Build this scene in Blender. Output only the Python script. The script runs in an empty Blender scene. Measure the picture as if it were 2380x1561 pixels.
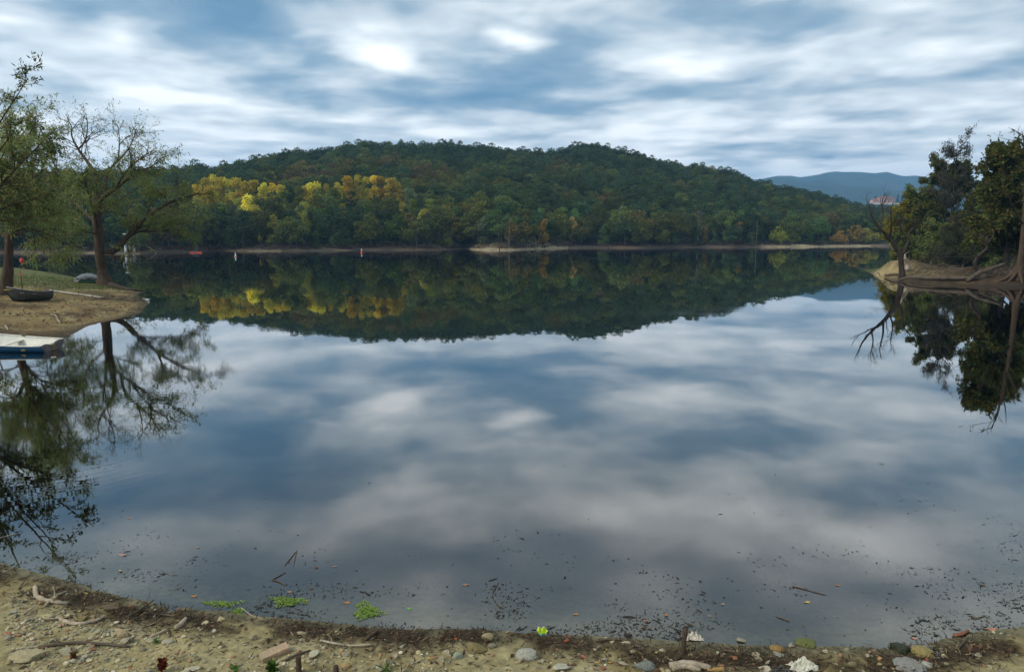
import bpy, math, random
import numpy as np

# ------------------------------------------------------------------ camera, world, sun, exposure
SC = bpy.context.scene
COL = SC.collection
H = 4.0                                   # eye height above the lake
F = 24.0 / 36.0 * 2380.0                  # focal length in units of a 2380 px wide picture
CX, CY, YH = 1190.0, 780.5, 549.5         # centre and eye-level row of that picture
PITCH = math.atan((CY - YH) / F)
cp, sp = math.cos(PITCH), math.sin(PITCH)

cam_d = bpy.data.cameras.new('camera'); cam = bpy.data.objects.new('camera', cam_d); COL.objects.link(cam)
cam_d.lens = 24.0; cam_d.sensor_width = 36.0; cam_d.clip_start = 0.1; cam_d.clip_end = 20000
cam.location = (0, 0, H); cam.rotation_euler = (math.pi / 2 - PITCH, 0, 0)
SC.camera = cam
SC.render.engine = 'CYCLES'
SC.cycles.use_denoising = True
try: SC.cycles.denoiser = 'OPENIMAGEDENOISE'
except Exception: pass
SC.cycles.max_bounces = 7; SC.cycles.diffuse_bounces = 3; SC.cycles.glossy_bounces = 3
SC.cycles.transmission_bounces = 4; SC.cycles.transparent_max_bounces = 8; SC.cycles.volume_bounces = 1
SC.cycles.caustics_reflective = False; SC.cycles.caustics_refractive = False
SC.cycles.sample_clamp_indirect = 6.0
SC.view_settings.view_transform = 'Standard'; SC.view_settings.look = 'None'
SC.view_settings.gamma = 1.0; SC.view_settings.exposure = 0.82; SC.view_settings.use_curve_mapping = False

SUN_EL, SUN_AZ = math.radians(40), math.radians(-112)     # azimuth from +Y, negative = left
sun_dir = np.array([math.sin(SUN_AZ) * math.cos(SUN_EL), math.cos(SUN_AZ) * math.cos(SUN_EL), math.sin(SUN_EL)])
sd_ = bpy.data.lights.new('sun', 'SUN'); sd_.energy = 1.5; sd_.angle = math.radians(14); sd_.color = (1.0, 0.92, 0.78)
sun = bpy.data.objects.new('sun', sd_); COL.objects.link(sun)
sun.rotation_euler = (math.pi / 2 - SUN_EL, 0, -SUN_AZ + math.pi)
sun.location = (0, 0, 50)


def cdir(x, y):
    u = (x - CX) / F; v = (CY - y) / F
    return np.array([u, cp + v * sp, -sp + v * cp])


def pt(x, y, Y):
    d = cdir(x, y)
    return np.array([0, 0, H]) + d * (Y / d[1])


def ground0(x, y, z=0.0):
    d = cdir(x, y)
    return np.array([0, 0, H]) + d * ((z - H) / d[2])


class NT:
    def __init__(s, tree): s.t = tree; s.n = tree.nodes; s.l = tree.links
    def new(s, typ, **kw):
        n = s.n.new(typ)
        for k, v in kw.items():
            if k.startswith('i_'):
                key = k[2:]; key = int(key) if key.isdigit() else key
                n.inputs[key].default_value = v
            else: setattr(n, k, v)
        return n
    def link(s, a, b): s.l.new(a, b)
    def math(s, op, a, b=None, c=None, clamp=False):
        n = s.n.new('ShaderNodeMath'); n.operation = op; n.use_clamp = clamp
        for i, v in enumerate((a, b, c)):
            if v is None: continue
            if isinstance(v, (int, float)): n.inputs[i].default_value = v
            else: s.l.new(v, n.inputs[i])
        return n.outputs[0]
    def mapr(s, v, a, b, c=0.0, d=1.0, typ='SMOOTHSTEP'):
        n = s.n.new('ShaderNodeMapRange'); n.interpolation_type = typ
        s.l.new(v, n.inputs[0])
        for i, q in enumerate((a, b, c, d)): n.inputs[i + 1].default_value = q
        return n.outputs[0]
    def ramp(s, v, stops):
        n = s.n.new('ShaderNodeValToRGB'); s.l.new(v, n.inputs[0]); e = n.color_ramp.elements
        while len(e) < len(stops): e.new(0.5)
        for q, (p, c) in zip(e, stops): q.position = p; q.color = (*c, 1)
        return n.outputs[0]
    def mix(s, f, a, b, blend='MIX'):
        n = s.n.new('ShaderNodeMix'); n.data_type = 'RGBA'; n.blend_type = blend
        for i, v in ((0, f), (6, a), (7, b)):
            if isinstance(v, (int, float)): n.inputs[i].default_value = v
            elif isinstance(v, tuple): n.inputs[i].default_value = (*v, 1)
            else: s.l.new(v, n.inputs[i])
        return n.outputs[2]
    def noise(s, vec, scale, detail=3, rough=0.5, dist=0.0):
        n = s.n.new('ShaderNodeTexNoise'); n.inputs['Scale'].default_value = scale
        n.inputs['Detail'].default_value = detail; n.inputs['Roughness'].default_value = rough
        n.inputs['Distortion'].default_value = dist
        if vec is not None: s.l.new(vec, n.inputs['Vector'])
        return n.outputs['Fac']
    def mapping(s, vec, loc=(0, 0, 0), rot=(0, 0, 0), scale=(1, 1, 1)):
        n = s.n.new('ShaderNodeMapping'); s.l.new(vec, n.inputs[0])
        n.inputs[1].default_value = loc; n.inputs[2].default_value = rot; n.inputs[3].default_value = scale
        return n.outputs[0]


ZS = 0.085


def sky_uv(d):
    d = d / np.linalg.norm(d)
    return d[0] / (d[2] + ZS), d[1] / (d[2] + ZS)


def make_world():
    w = bpy.data.worlds.new('World'); SC.world = w; w.use_nodes = True
    t = NT(w.node_tree); t.n.clear()
    out = t.new('ShaderNodeOutputWorld'); bg = t.new('ShaderNodeBackground'); bg.inputs[1].default_value = 0.1
    t.link(bg.outputs[0], out.inputs[0])
    sky = t.new('ShaderNodeTexSky'); sky.sky_type = 'NISHITA'; sky.sun_disc = False
    sky.sun_elevation = SUN_EL; sky.sun_rotation = SUN_AZ; sky.air_density = 1.0; sky.dust_density = 1.5
    tc = t.new('ShaderNodeTexCoord'); sep = t.new('ShaderNodeSeparateXYZ'); t.link(tc.outputs['Generated'], sep.inputs[0])
    z = t.math('ADD', t.math('MAXIMUM', sep.outputs[2], 0.0), ZS)
    px = t.math('DIVIDE', sep.outputs[0], z); py = t.math('DIVIDE', sep.outputs[1], z)
    cv = t.new('ShaderNodeCombineXYZ'); t.link(px, cv.inputs[0]); t.link(py, cv.inputs[1])
    P = cv.outputs[0]
    nA = t.noise(t.mapping(P, loc=(3.1, 1.7, 0), scale=(0.55, 0.36, 1)), 1.0, 2.0, 0.5, 0.3)
    nB = t.noise(t.mapping(P, loc=(7.3, 4.2, 2), rot=(0, 0, 0.2), scale=(1.2, 1.25, 1)), 1.0, 3.0, 0.5, 0.15)
    nC = t.noise(t.mapping(P, loc=(1.3, 9.2, 5), rot=(0, 0, -.15), scale=(2.5, 2.6, 1)), 1.0, 3.0, 0.5, 0.2)
    dens = t.math('ADD', t.math('ADD', t.math('MULTIPLY', nA, 0.58), t.math('MULTIPLY', nB, 0.74)), t.math('MULTIPLY', t.math('SUBTRACT', nC, .5), 0.62))     # mean about .67
    # large openings and thick patches of the cloud sheet: (px x, px y, radius across, radius along, turn, strength)
    wn = t.n.new('ShaderNodeTexNoise'); wn.inputs['Scale'].default_value = 2.3; wn.inputs['Detail'].default_value = 3
    t.link(P, wn.inputs['Vector'])
    w1 = t.new('ShaderNodeVectorMath', operation='MULTIPLY_ADD'); t.link(wn.outputs['Color'], w1.inputs[0])
    w1.inputs[1].default_value = (.34, .45, 0); t.link(P, w1.inputs[2])
    w2 = t.new('ShaderNodeVectorMath', operation='SUBTRACT'); t.link(w1.outputs[0], w2.inputs[0]); w2.inputs[1].default_value = (.17, .225, 0)
    PW = w2.outputs[0]
    B = [(890, 140, .12, .20, 0, .38), (1225, 84, .10, .12, 0, .32), (300, 84, .15, .16, .3, .15), (470, 222, .22, .3, .3, .08),
         (660, 60, .5, .7, .3, -.10), (760, 160, .3, .4, .2, -.04), (150, 190, .45, .6, .3, -.05), (1500, 250, .8, .7, 0, -.04), (1900, 240, .35, .5, -.6, .07),
         (2250, 180, .35, .6, -.6, .10), (2000, 60, .6, .4, -.5, .06), (420, 335, 1.2, 1.4, 0, .08), (1000, 310, 1.2, 1.2, 0, .04),
         (2200, 290, .5, 1.2, -.8, -.05), (1060, 120, .28, .36, 0, -.05), (1300, 190, .5, .5, 0, -.02), (1950, 120, .7, .6, -.4, -.02)]
    # the same sheet higher up, known from its mirror image in the lake
    R = [(1060, 1195, .20, .13, 0, .16), (1400, 1165, .16, .14, 0, .13), (500, 1080, .40, .35, 0, -.13), (700, 1330, .35, .22, 0, -.08), (1650, 1370, .45, .2, 0, -.13),
         (1700, 940, .5, .35, 0, .07), (2330, 1380, .2, .16, 0, .10), (280, 1240, .14, .1, 0, .10), (420, 960, .3, .3, .3, .10),
         (2100, 1130, .45, .14, 0, -.06), (1900, 1010, .3, .2, 0, .07)]
    for lst, mir in ((B, False), (R, True)):
        for (x, y, ra, rb, turn, amp) in lst:
            d = cdir(x, y)
            if mir: d = d * np.array([1, 1, -1])
            u, v = sky_uv(d)
            ln = t.new('ShaderNodeVectorMath', operation='LENGTH')
            m = t.n.new('ShaderNodeMapping'); m.vector_type = 'TEXTURE'
            t.link(PW, m.inputs[0]); m.inputs[1].default_value = (u, v, 0); m.inputs[2].default_value = (0, 0, turn)
            m.inputs[3].default_value = (ra * 2.0, rb * 2.0, 1)
            t.link(m.outputs[0], ln.inputs[0])
            dens = t.math('ADD', dens, t.mapr(ln.outputs['Value'], 0.0, 1.0, amp, 0.0))
    # clouds glow more towards the hidden sun and thin out into a white band over the horizon
    dt = t.new('ShaderNodeVectorMath', operation='DOT_PRODUCT'); t.link(tc.outputs['Generated'], dt.inputs[0])
    dt.inputs[1].default_value = (math.sin(SUN_AZ), math.cos(SUN_AZ), 0.0)
    glow = t.mapr(dt.outputs['Value'], 0.3, 1.0, 0.0, 0.03)
    low = t.mapr(sep.outputs[2], 0.03, 0.20, 0.26, 0.0)
    dens = t.math('ADD', t.math('ADD', t.math('ADD', dens, glow), low), t.mapr(sep.outputs[2], .26, .5, 0.015, -.06))
    cool = t.ramp(dens, [(0.40, (0.085, 0.17, 0.26)), (0.57, (0.225, 0.305, 0.375)), (0.68, (0.43, 0.485, 0.52)), (0.78, (0.63, 0.67, 0.68)), (0.92, (.95, .95, .93))])
    grey = t.ramp(dens, [(0.40, (0.14, 0.18, 0.22)), (0.58, (0.28, 0.315, 0.335)), (0.68, (0.45, 0.465, 0.46)), (0.78, (0.67, 0.67, 0.645)), (0.90, (1.0, .98, 0.94))])
    cloud = t.mix(t.mapr(sep.outputs[2], .24, .46), cool, grey)
    c10 = t.new('ShaderNodeVectorMath', operation='SCALE'); t.link(cloud, c10.inputs[0]); c10.inputs['Scale'].default_value = 10.0
    mask = t.mapr(dens, 0.40, 0.60, 0.9, 1.0)
    t.link(t.mix(mask, sky.outputs[0], c10.outputs[0]), bg.inputs[0])
    w.cycles.sampling_method = 'MANUAL'; w.cycles.sample_map_resolution = 512


make_world()

# ------------------------------------------------------------------ mesh and naming helpers
rng = np.random.default_rng(7)
random.seed(7)


def mesh(name, V, Q=None, T=None, col=None, smooth=False, N=None):
    """one mesh from numpy arrays: quads Q (n,4), triangles T (n,3), per-vertex colour col (n,3)"""
    me = bpy.data.meshes.new(name)
    V = np.asarray(V, dtype=np.float32).reshape(-1, 3)
    Q = np.zeros((0, 4), np.int32) if Q is None else np.asarray(Q, np.int32).reshape(-1, 4)
    T = np.zeros((0, 3), np.int32) if T is None else np.asarray(T, np.int32).reshape(-1, 3)
    me.vertices.add(len(V)); me.vertices.foreach_set('co', V.ravel())
    nl = Q.size + T.size
    me.loops.add(nl); me.loops.foreach_set('vertex_index', np.concatenate([Q.ravel(), T.ravel()]))
    me.polygons.add(len(Q) + len(T))
    st = np.concatenate([np.arange(len(Q)) * 4, Q.size + np.arange(len(T)) * 3]).astype(np.int32)
    me.polygons.foreach_set('loop_start', st)
    me.polygons.foreach_set('use_smooth', np.full(len(Q) + len(T), bool(smooth)))
    if col is not None:
        a = me.color_attributes.new('Col', 'FLOAT_COLOR', 'POINT')
        c = np.ones((len(V), 4), np.float32); c[:, :3] = col
        a.data.foreach_set('color', c.ravel())
    me.update(calc_edges=True); me.validate()
    return me


def obj(name, me, mat=None, parent=None, loc=None):
    if mat is not None and not me.materials: me.materials.append(mat)
    o = bpy.data.objects.new(name, me); COL.objects.link(o)
    if parent is not None: o.parent = parent
    if loc is not None: o.location = loc
    return o


def tag(o, label, cat=None, group=None, kind=None):
    o['label'] = label
    if cat: o['category'] = cat
    if group: o['group'] = group
    if kind: o['kind'] = kind
    return o


def thing(name, label, cat, loc=(0, 0, 0), rz=0.0, group=None):
    o = bpy.data.objects.new(name, None); COL.objects.link(o)
    o.location = loc; o.rotation_euler = (0, 0, rz); o.empty_display_size = 0.2
    return tag(o, label, cat, group)


class MB:
    """collects tubes, boxes and quads into one mesh"""
    def __init__(s): s.V = []; s.Q = []; s.T = []; s.C = []; s.n = 0
    def add(s, V, Q=None, T=None, c=None):
        V = np.asarray(V, float).reshape(-1, 3)
        if Q is not None and len(Q): s.Q.append(np.asarray(Q, int).reshape(-1, 4) + s.n)
        if T is not None and len(T): s.T.append(np.asarray(T, int).reshape(-1, 3) + s.n)
        s.V.append(V); s.C.append(np.ones((len(V), 3)) if c is None else np.broadcast_to(np.asarray(c, float), (len(V), 3)))
        s.n += len(V); return s
    def tube(s, pts, rad, k=6, cap=True, c=None, jit=0.0, sq=1.0):
        pts = np.asarray(pts, float); n = len(pts); rad = np.broadcast_to(np.asarray(rad, float), (n,))
        tg = np.gradient(pts, axis=0); tg /= np.linalg.norm(tg, axis=1)[:, None] + 1e-9
        up = np.array([0, 0, 1.0]) if abs(tg[:, 2].mean()) < 0.8 else np.array([1.0, 0.13, 0])
        a = np.cross(tg, up); a /= np.linalg.norm(a, axis=1)[:, None] + 1e-9; b = np.cross(tg, a)
        th = np.arange(k) / k * 2 * math.pi
        ring = a[:, None, :] * np.cos(th)[None, :, None] + sq * b[:, None, :] * np.sin(th)[None, :, None]
        rr = rad[:, None] * (1 + jit * (rng.random((n, k)) - .5)) if jit else np.repeat(rad[:, None], k, 1)
        V = (pts[:, None, :] + ring * rr[:, :, None]).reshape(-1, 3)
        i = np.arange(n - 1)[:, None] * k; j = np.arange(k)[None, :]; j2 = (j + 1) % k
        Q = np.stack([i + j, i + j2, i + k + j2, i + k + j], -1).reshape(-1, 4)
        T = None
        if cap:
            V = np.vstack([V, pts[:1], pts[-1:]]); c0, c1 = n * k, n * k + 1; jj = np.arange(k); j2 = (jj + 1) % k
            T = np.vstack([np.stack([np.full(k, c0), j2, jj], -1), np.stack([np.full(k, c1), (n - 1) * k + jj, (n - 1) * k + j2], -1)])
        return s.add(V, Q, T, c)
    def box(s, cx, cy, cz, sx, sy, sz, rz=0.0, c=None):
        v = np.array([[x, y, z] for z in (-.5, .5) for y in (-.5, .5) for x in (-.5, .5)]) * (sx, sy, sz)
        R = np.array([[math.cos(rz), -math.sin(rz), 0], [math.sin(rz), math.cos(rz), 0], [0, 0, 1]])
        v = v @ R.T + (cx, cy, cz)
        return s.add(v, [[0, 2, 3, 1], [4, 5, 7, 6], [0, 1, 5, 4], [2, 6, 7, 3], [0, 4, 6, 2], [1, 3, 7, 5]], None, c)
    def grid(s, G, c=None, flip=False):
        n, m = G.shape[:2]; i = np.arange(n - 1)[:, None] * m; j = np.arange(m - 1)[None, :]
        Q = np.stack([i + j, i + j + 1, i + m + j + 1, i + m + j], -1).reshape(-1, 4)
        if flip: Q = Q[:, ::-1]
        return s.add(G.reshape(-1, 3), Q, None, c)
    def mesh(s, name, smooth=False, col=False):
        V = np.vstack(s.V)
        return mesh(name, V, np.vstack(s.Q) if s.Q else None, np.vstack(s.T) if s.T else None, np.vstack(s.C) if col else None, smooth)


def resample(P, n):
    P = np.asarray(P, float); L = np.concatenate([[0], np.cumsum(np.linalg.norm(np.diff(P, axis=0), axis=1))])
    # smooth the hand-traced polyline with a Catmull-Rom pass
    t = np.linspace(0, len(P) - 1, n * 2); i = np.clip(t.astype(int), 0, len(P) - 2); f = (t - i)[:, None]
    g = lambda k: P[np.clip(k, 0, len(P) - 1)]
    a, b, c, d = g(i - 1), g(i), g(i + 1), g(i + 2)
    S = .5 * (2 * b + (c - a) * f + (2 * a - 5 * b + 4 * c - d) * f ** 2 + (3 * b - a - 3 * c + d) * f ** 3)
    L = np.concatenate([[0], np.cumsum(np.linalg.norm(np.diff(S, axis=0), axis=1))])
    s = np.linspace(0, L[-1], n)
    return np.stack([np.interp(s, L, S[:, k]) for k in range(3)], 1)


# ------------------------------------------------------------------ materials
def principled(name, color, rough=0.8, scale=6.0, var=0.35, bump=0.3, spec=0.3, bscale=None, detail=4, stretch=(1, 1, 1), metallic=0.0, second=None):
    m = bpy.data.materials.new(name); m.use_nodes = True; t = NT(m.node_tree)
    b = t.n['Principled BSDF']; b.inputs['Roughness'].default_value = rough
    b.inputs['Specular IOR Level'].default_value = spec; b.inputs['Metallic'].default_value = metallic
    tc = t.new('ShaderNodeTexCoord'); v = t.mapping(tc.outputs['Object'], scale=stretch)
    n = t.noise(v, scale, detail, 0.6)
    lo = tuple(c * (1 - var) for c in color); hi = tuple(min(1, c * (1 + var)) for c in (second or color))
    t.link(t.ramp(n, [(0.3, lo), (0.7, hi)]), b.inputs['Base Color'])
    if bump:
        bp = t.new('ShaderNodeBump'); bp.inputs['Strength'].default_value = bump; bp.inputs['Distance'].default_value = 0.05
        t.link(t.noise(v, bscale or scale * 3, 4, 0.6), bp.inputs['Height']); t.link(bp.outputs[0], b.inputs['Normal'])
    return m


def leaf_mat():
    m = bpy.data.materials.new('foliage'); m.use_nodes = True; t = NT(m.node_tree); t.n.clear()
    out = t.new('ShaderNodeOutputMaterial')
    a = t.new('ShaderNodeVertexColor', layer_name='Col'); oi = t.new('ShaderNodeObjectInfo')
    c = t.mix(1.0, a.outputs[0], oi.outputs['Color'], 'MULTIPLY')
    hs = t.new('ShaderNodeHueSaturation'); t.link(c, hs.inputs['Color'])
    t.link(t.mapr(oi.outputs['Random'], 0, 1, 0.485, 0.515, 'LINEAR'), hs.inputs['Hue'])
    t.link(t.mapr(oi.outputs['Random'], 0, 1, 0.68, 1.4, 'LINEAR'), hs.inputs['Value'])
    d = t.new('ShaderNodeBsdfDiffuse'); tr = t.new('ShaderNodeBsdfTranslucent'); mx = t.new('ShaderNodeMixShader', i_0=0.42)
    t.link(hs.outputs[0], d.inputs[0]); t.link(hs.outputs[0], tr.inputs[0])
    t.link(d.outputs[0], mx.inputs[1]); t.link(tr.outputs[0], mx.inputs[2]); t.link(mx.outputs[0], out.inputs[0])
    return m


def attr_mat(name, rough=0.85, scale=20, bump=0.4, var=0.3, spec=0.25):
    """colour from the mesh's own colour attribute, with grain and fine relief"""
    m = bpy.data.materials.new(name); m.use_nodes = True; t = NT(m.node_tree); b = t.n['Principled BSDF']
    b.inputs['Roughness'].default_value = rough; b.inputs['Specular IOR Level'].default_value = spec
    a = t.new('ShaderNodeVertexColor', layer_name='Col'); oi = t.new('ShaderNodeObjectInfo')
    tc = t.new('ShaderNodeTexCoord')
    n = t.noise(tc.outputs['Object'], scale, 4, 0.6)
    g = t.mapr(n, 0.3, 0.7, 1 - var, 1 + var, 'LINEAR')
    c = t.mix(1.0, a.outputs[0], oi.outputs['Color'], 'MULTIPLY')
    sc = t.new('ShaderNodeVectorMath', operation='SCALE'); t.link(c, sc.inputs[0]); t.link(g, sc.inputs['Scale'])
    t.link(sc.outputs[0], b.inputs['Base Color'])
    if bump:
        bp = t.new('ShaderNodeBump'); bp.inputs['Strength'].default_value = bump; bp.inputs['Distance'].default_value = 0.02
        t.link(t.noise(tc.outputs['Object'], scale * 2.2, 4, 0.65), bp.inputs['Height']); t.link(bp.outputs[0], b.inputs['Normal'])
    return m


M_leaf = leaf_mat()
M_bark = principled('bark', (0.085, 0.06, 0.042), 0.95, 3.0, 0.45, 1.0, 0.1, 7.0, stretch=(2.5, 2.5, 0.5))
M_barkdark = principled('bark_dark', (0.055, 0.043, 0.035), 0.95, 3.0, 0.4, 0.8, 0.1, 7.0, stretch=(2.5, 2.5, 0.6))
M_barkgrey = principled('bark_pale', (0.105, 0.084, 0.064), 0.9, 2.0, 0.35, 0.5, 0.1)
M_farbark = principled('far_bark', (0.13, 0.11, 0.09), 0.9, 1.0, 0.3, 0.0, 0.1)
M_farpale = principled('pale_far_trunk', (0.26, 0.24, 0.21), 0.9, 1.0, 0.2, 0.0, 0.1)
M_brush = principled('grey_brushwood', (0.17, 0.135, 0.10), 0.9, 3.0, 0.3, 0.0, 0.1)
M_drift = principled('driftwood', (0.36, 0.30, 0.22), 0.85, 9.0, 0.4, 0.5, 0.15, stretch=(1, 1, 1))
M_driftdark = principled('driftwood_dark', (0.12, 0.09, 0.06), 0.85, 9.0, 0.4, 0.5, 0.15)
M_stone = attr_mat('stone', 0.85, 14, 0.7, 0.32)
M_ground = attr_mat('earth', 0.92, 9, 0.55, 0.38, 0.12)
M_debris = attr_mat('debris', 0.8, 20, 0.0, 0.2, 0.2)

# ------------------------------------------------------------------ terrain
_lat = np.random.default_rng(3).random((256, 256))


def vnoise(x, y):
    xi = np.floor(x).astype(int); yi = np.floor(y).astype(int); fx = x - xi; fy = y - yi
    fx = fx * fx * (3 - 2 * fx); fy = fy * fy * (3 - 2 * fy)
    g = lambda i, j: _lat[i & 255, j & 255]
    return (g(xi, yi) * (1 - fx) + g(xi + 1, yi) * fx) * (1 - fy) + (g(xi, yi + 1) * (1 - fx) + g(xi + 1, yi + 1) * fx) * fy - .5


def fbm(x, y, o=4):
    r = 0; a = 1.0
    for k in range(o):
        r = r + a * vnoise(x + 17.3 * k, y - 9.1 * k); x = x * 2.03; y = y * 2.03; a *= .5
    return r


W = lambda pts: [tuple(ground0(x, y)[:2]) for x, y in pts]
fore = W([(0, 1308), (60, 1324), (150, 1346), (200, 1362), (300, 1390), (420, 1408), (550, 1424), (700, 1440), (850, 1455), (1000, 1462), (1150, 1461),
          (1300, 1474), (1450, 1480), (1600, 1490), (1800, 1501), (2000, 1501), (2100, 1496), (2200, 1480), (2300, 1464), (2380, 1455)])
rightb = W([(2380, 668), (2250, 665), (2150, 662), (2090, 655), (2040, 640), (1990, 622)])
far = W([(2330, 572), (2200, 572), (2030, 572), (1900, 573.5), (1790, 574.5), (1600, 575), (1480, 576.5), (1345, 576), (1250, 579), (1180, 582), (1110, 581), (1080, 578.5), (1020, 581), (850, 581.5), (700, 583.5), (580, 584),
         (500, 583), (440, 586), (365, 587.5), (330, 590), (240, 588.5), (90, 588), (-60, 588)])
leftb = W([(40, 622), (110, 632), (180, 645), (235, 652), (275, 662), (335, 676), (318, 684), (345, 704), (325, 728), (262, 744), (200, 759), (143, 791), (60, 806), (-60, 812)])
lake = np.array([(-14, 7.0), (-8, 7.8)] + fore + [(8.5, 8.8), (14, 12.5), (21, 20), (33, 32), (48, 46), (60, 56)] + rightb +
                [(44, 70), (54, 78), (75, 95), (110, 130), (170, 190)] + far + [(-150, 130), (-110, 90)] + [(-75, 66)] + leftb + [(-24, 22), (-25, 15), (-20, 9)])


def sdist(x, y):
    P = np.stack([x, y], -1); A = lake; B = np.roll(lake, -1, 0)
    best = np.full(len(P), 1e9); inside = np.zeros(len(P), bool)
    for a, b in zip(A, B):
        ab = b - a; t = np.clip(((P - a) @ ab) / (ab @ ab), 0, 1)
        d = np.hypot(*(P - a - t[:, None] * ab).T); best = np.minimum(best, d)
        c = ((a[1] > P[:, 1]) != (b[1] > P[:, 1]))
        if b[1] != a[1]: inside ^= c & (P[:, 0] < (b[0] - a[0]) * (P[:, 1] - a[1]) / (b[1] - a[1]) + a[0])
    return np.where(inside, -best, best)


def sil(pts):
    a = []; e = []
    for x, y in pts:
        d = cdir(x, y); a.append(d[0] / d[1]); e.append(d[2] / d[1])
    return np.array(a), np.array(e)


hill_a, hill_e = sil([(-300, 410), (0, 402), (250, 398), (420, 392), (470, 384), (530, 381), (580, 369), (620, 358), (700, 347), (760, 347), (830, 331), (870, 332), (950, 338), (1050, 335),
                      (1150, 343), (1250, 351), (1290, 352), (1330, 337), (1375, 330), (1420, 343), (1500, 359), (1560, 376), (1620, 379), (1690, 389), (1740, 405),
                      (1800, 421), (1860, 431), (1920, 446), (1960, 462), (2000, 471), (2060, 476), (2150, 482), (2250, 490), (2600, 492)])
crest_a, _ = sil([(x, 400) for x in (-300, 300, 470, 850, 1375, 1700, 1960, 2300, 2600)])
crest_Y = np.array([320, 325, 335, 400, 430, 430, 420, 430, 430.])
far_a = np.array([p[0] / p[1] for p in far])[::-1]; far_Y = np.array([p[1] for p in far])[::-1]
far_a = np.concatenate([[-1.4], far_a, [.8, 1.4]]); far_Y = np.concatenate([[150], far_Y, [270, 240]])
mt_a, mt_e = sil([(-300, 440), (600, 425), (1500, 415), (1775, 407), (1815, 403), (1840, 402), (1860, 404.5), (1885, 400), (1920, 393), (1960, 394), (2000, 392), (2030, 393.5), (2060, 394), (2080, 399),
                  (2100, 403), (2130, 401.5), (2160, 404), (2190, 409), (2300, 415), (2500, 420), (2900, 440)])
HT = 11.0
TIP = pt(2078, 606, 71.0)
VILLA_Y = 1200.0
VX = pt(2052, 466, VILLA_Y)[0]


def hfun(x, y, detail=True):
    x = np.asarray(x, float).ravel(); y = np.asarray(y, float).ravel()
    sd = sdist(x, y)
    yy = np.maximum(y, 20.0); a = x / yy
    isfar = (y > 95) & ((x < 40 + (y - 95) * .55) | (y > 150))
    left = (~isfar) & (x < -5) & (y > 16)
    right = (~isfar) & (x > 12) & (y > 30)
    hm = np.where(isfar, 1.4, np.where(left, 0.95, np.where(right, 3.0, .8)))
    k = np.where(isfar, .35, np.where(left, .10, np.where(right, .20, .085)))
    land = hm * (1 - np.exp(-np.maximum(sd, 0) * k / hm))
    deep = -np.minimum(3.0, np.where(isfar, .3, .10) * np.maximum(-sd, 0) + .03 * np.maximum(-sd, 0) ** 1.5)
    h = np.where(sd > 0, land, deep)
    # mound of the sandy point
    h = h + np.where(right & (sd > 0), 1.25 * np.exp(-((x - TIP[0]) / 3.4) ** 2 - ((y - TIP[1]) / 5.0) ** 2) * np.clip(sd / 1.2, 0, 1), 0)
    # wooded hill
    Ys = np.interp(a, far_a, far_Y) + 6; Yc = np.interp(a, crest_a, crest_Y)
    Hc = np.interp(a, hill_a, hill_e) * Yc + H - HT - 2.2 * np.clip((a - .18) / .15, 0, 1)
    t = (y - Ys) / (Yc - Ys); tt = np.clip(t, 0, 1)
    prof = np.where(t <= 1, .35 * tt + .65 * tt ** 1.25, 1 - .45 * np.clip((y - Yc) / 260, 0, 1) ** 1.5)
    w = isfar & (sd > 0)
    hill = np.where(w, prof * Hc, 0)
    fade = np.clip((1000 - y) / 350, 0, 1); hill = hill * fade + np.where(w, (1 - fade) * 12, 0)
    h = h + hill
    # rise with the villa, then the mountains
    h = h + np.where(w, 51 * np.exp(-((x - VX - 30) / 170) ** 2 - ((y - VILLA_Y - 40) / 150) ** 2), 0)
    e = np.interp(a, mt_a, mt_e); t = np.clip((y - 1700) / 2300, 0, 1)
    mt = (e * 4000 + H - 12) * t ** 1.15
    spur = fbm(x / 420, y / 700, 4) * 130 * np.sin(np.pi * np.clip(t, 0, 1)) ** 1 * (t < 1)
    mt = np.where(y > 4000, (e * 4000 - 8) * np.clip(1 - (y - 4000) / 1500, 0, 1), mt + spur)
    h = np.where(y > 1700, np.maximum(h * (1 - t), 0) + mt, h)
    if detail:
        near = np.clip((14 - y) / 5, 0, 1) * np.clip((sd + .3) / .4, 0, 1)
        h = h + near * np.clip(sd * 2.5 + .1, .1, 1) * (.045 * fbm(x * 1.6, y * 1.6, 3) + .024 * fbm(x * 9, y * 9, 3))
        mid = np.clip((y - 14) / 5, 0, 1) * (y < 110) * np.clip(sd / 1.0, 0, 1)
        h = h + mid * (.16 * fbm(x * .45, y * .45, 3) + .05 * fbm(x * 2.1, y * 2.1, 3))
        h = h + np.where(w & (y < 700), 1.6 * fbm(x / 22, y / 22, 3) * np.clip((y - Ys) / 25, 0, 1) + .5 * fbm(x / 4, y / 4, 2) * np.clip(sd / 4, 0, 1), 0)
    return h


def hz(x, y): return float(hfun([x], [y])[0])


_t = np.geomspace(4, 700, 260)


def hit(x, y):
    """where the sight line through a picture point meets the ground"""
    d = cdir(x, y); d = d / d[1]; ts = _t
    for _ in range(2):
        P = np.array([0, 0, H]) + ts[:, None] * d
        g = np.maximum(hfun(P[:, 0], P[:, 1]), 0.0); b = int(np.argmax(P[:, 2] < g))
        if b == 0: return P[-1]
        ts = np.linspace(ts[b - 1], ts[b], 30)
    a0 = P[b - 1, 2] - g[b - 1]; a1 = P[b, 2] - g[b]; f = a0 / (a0 - a1 + 1e-9)
    return P[b - 1] + f * (P[b] - P[b - 1])


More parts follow.
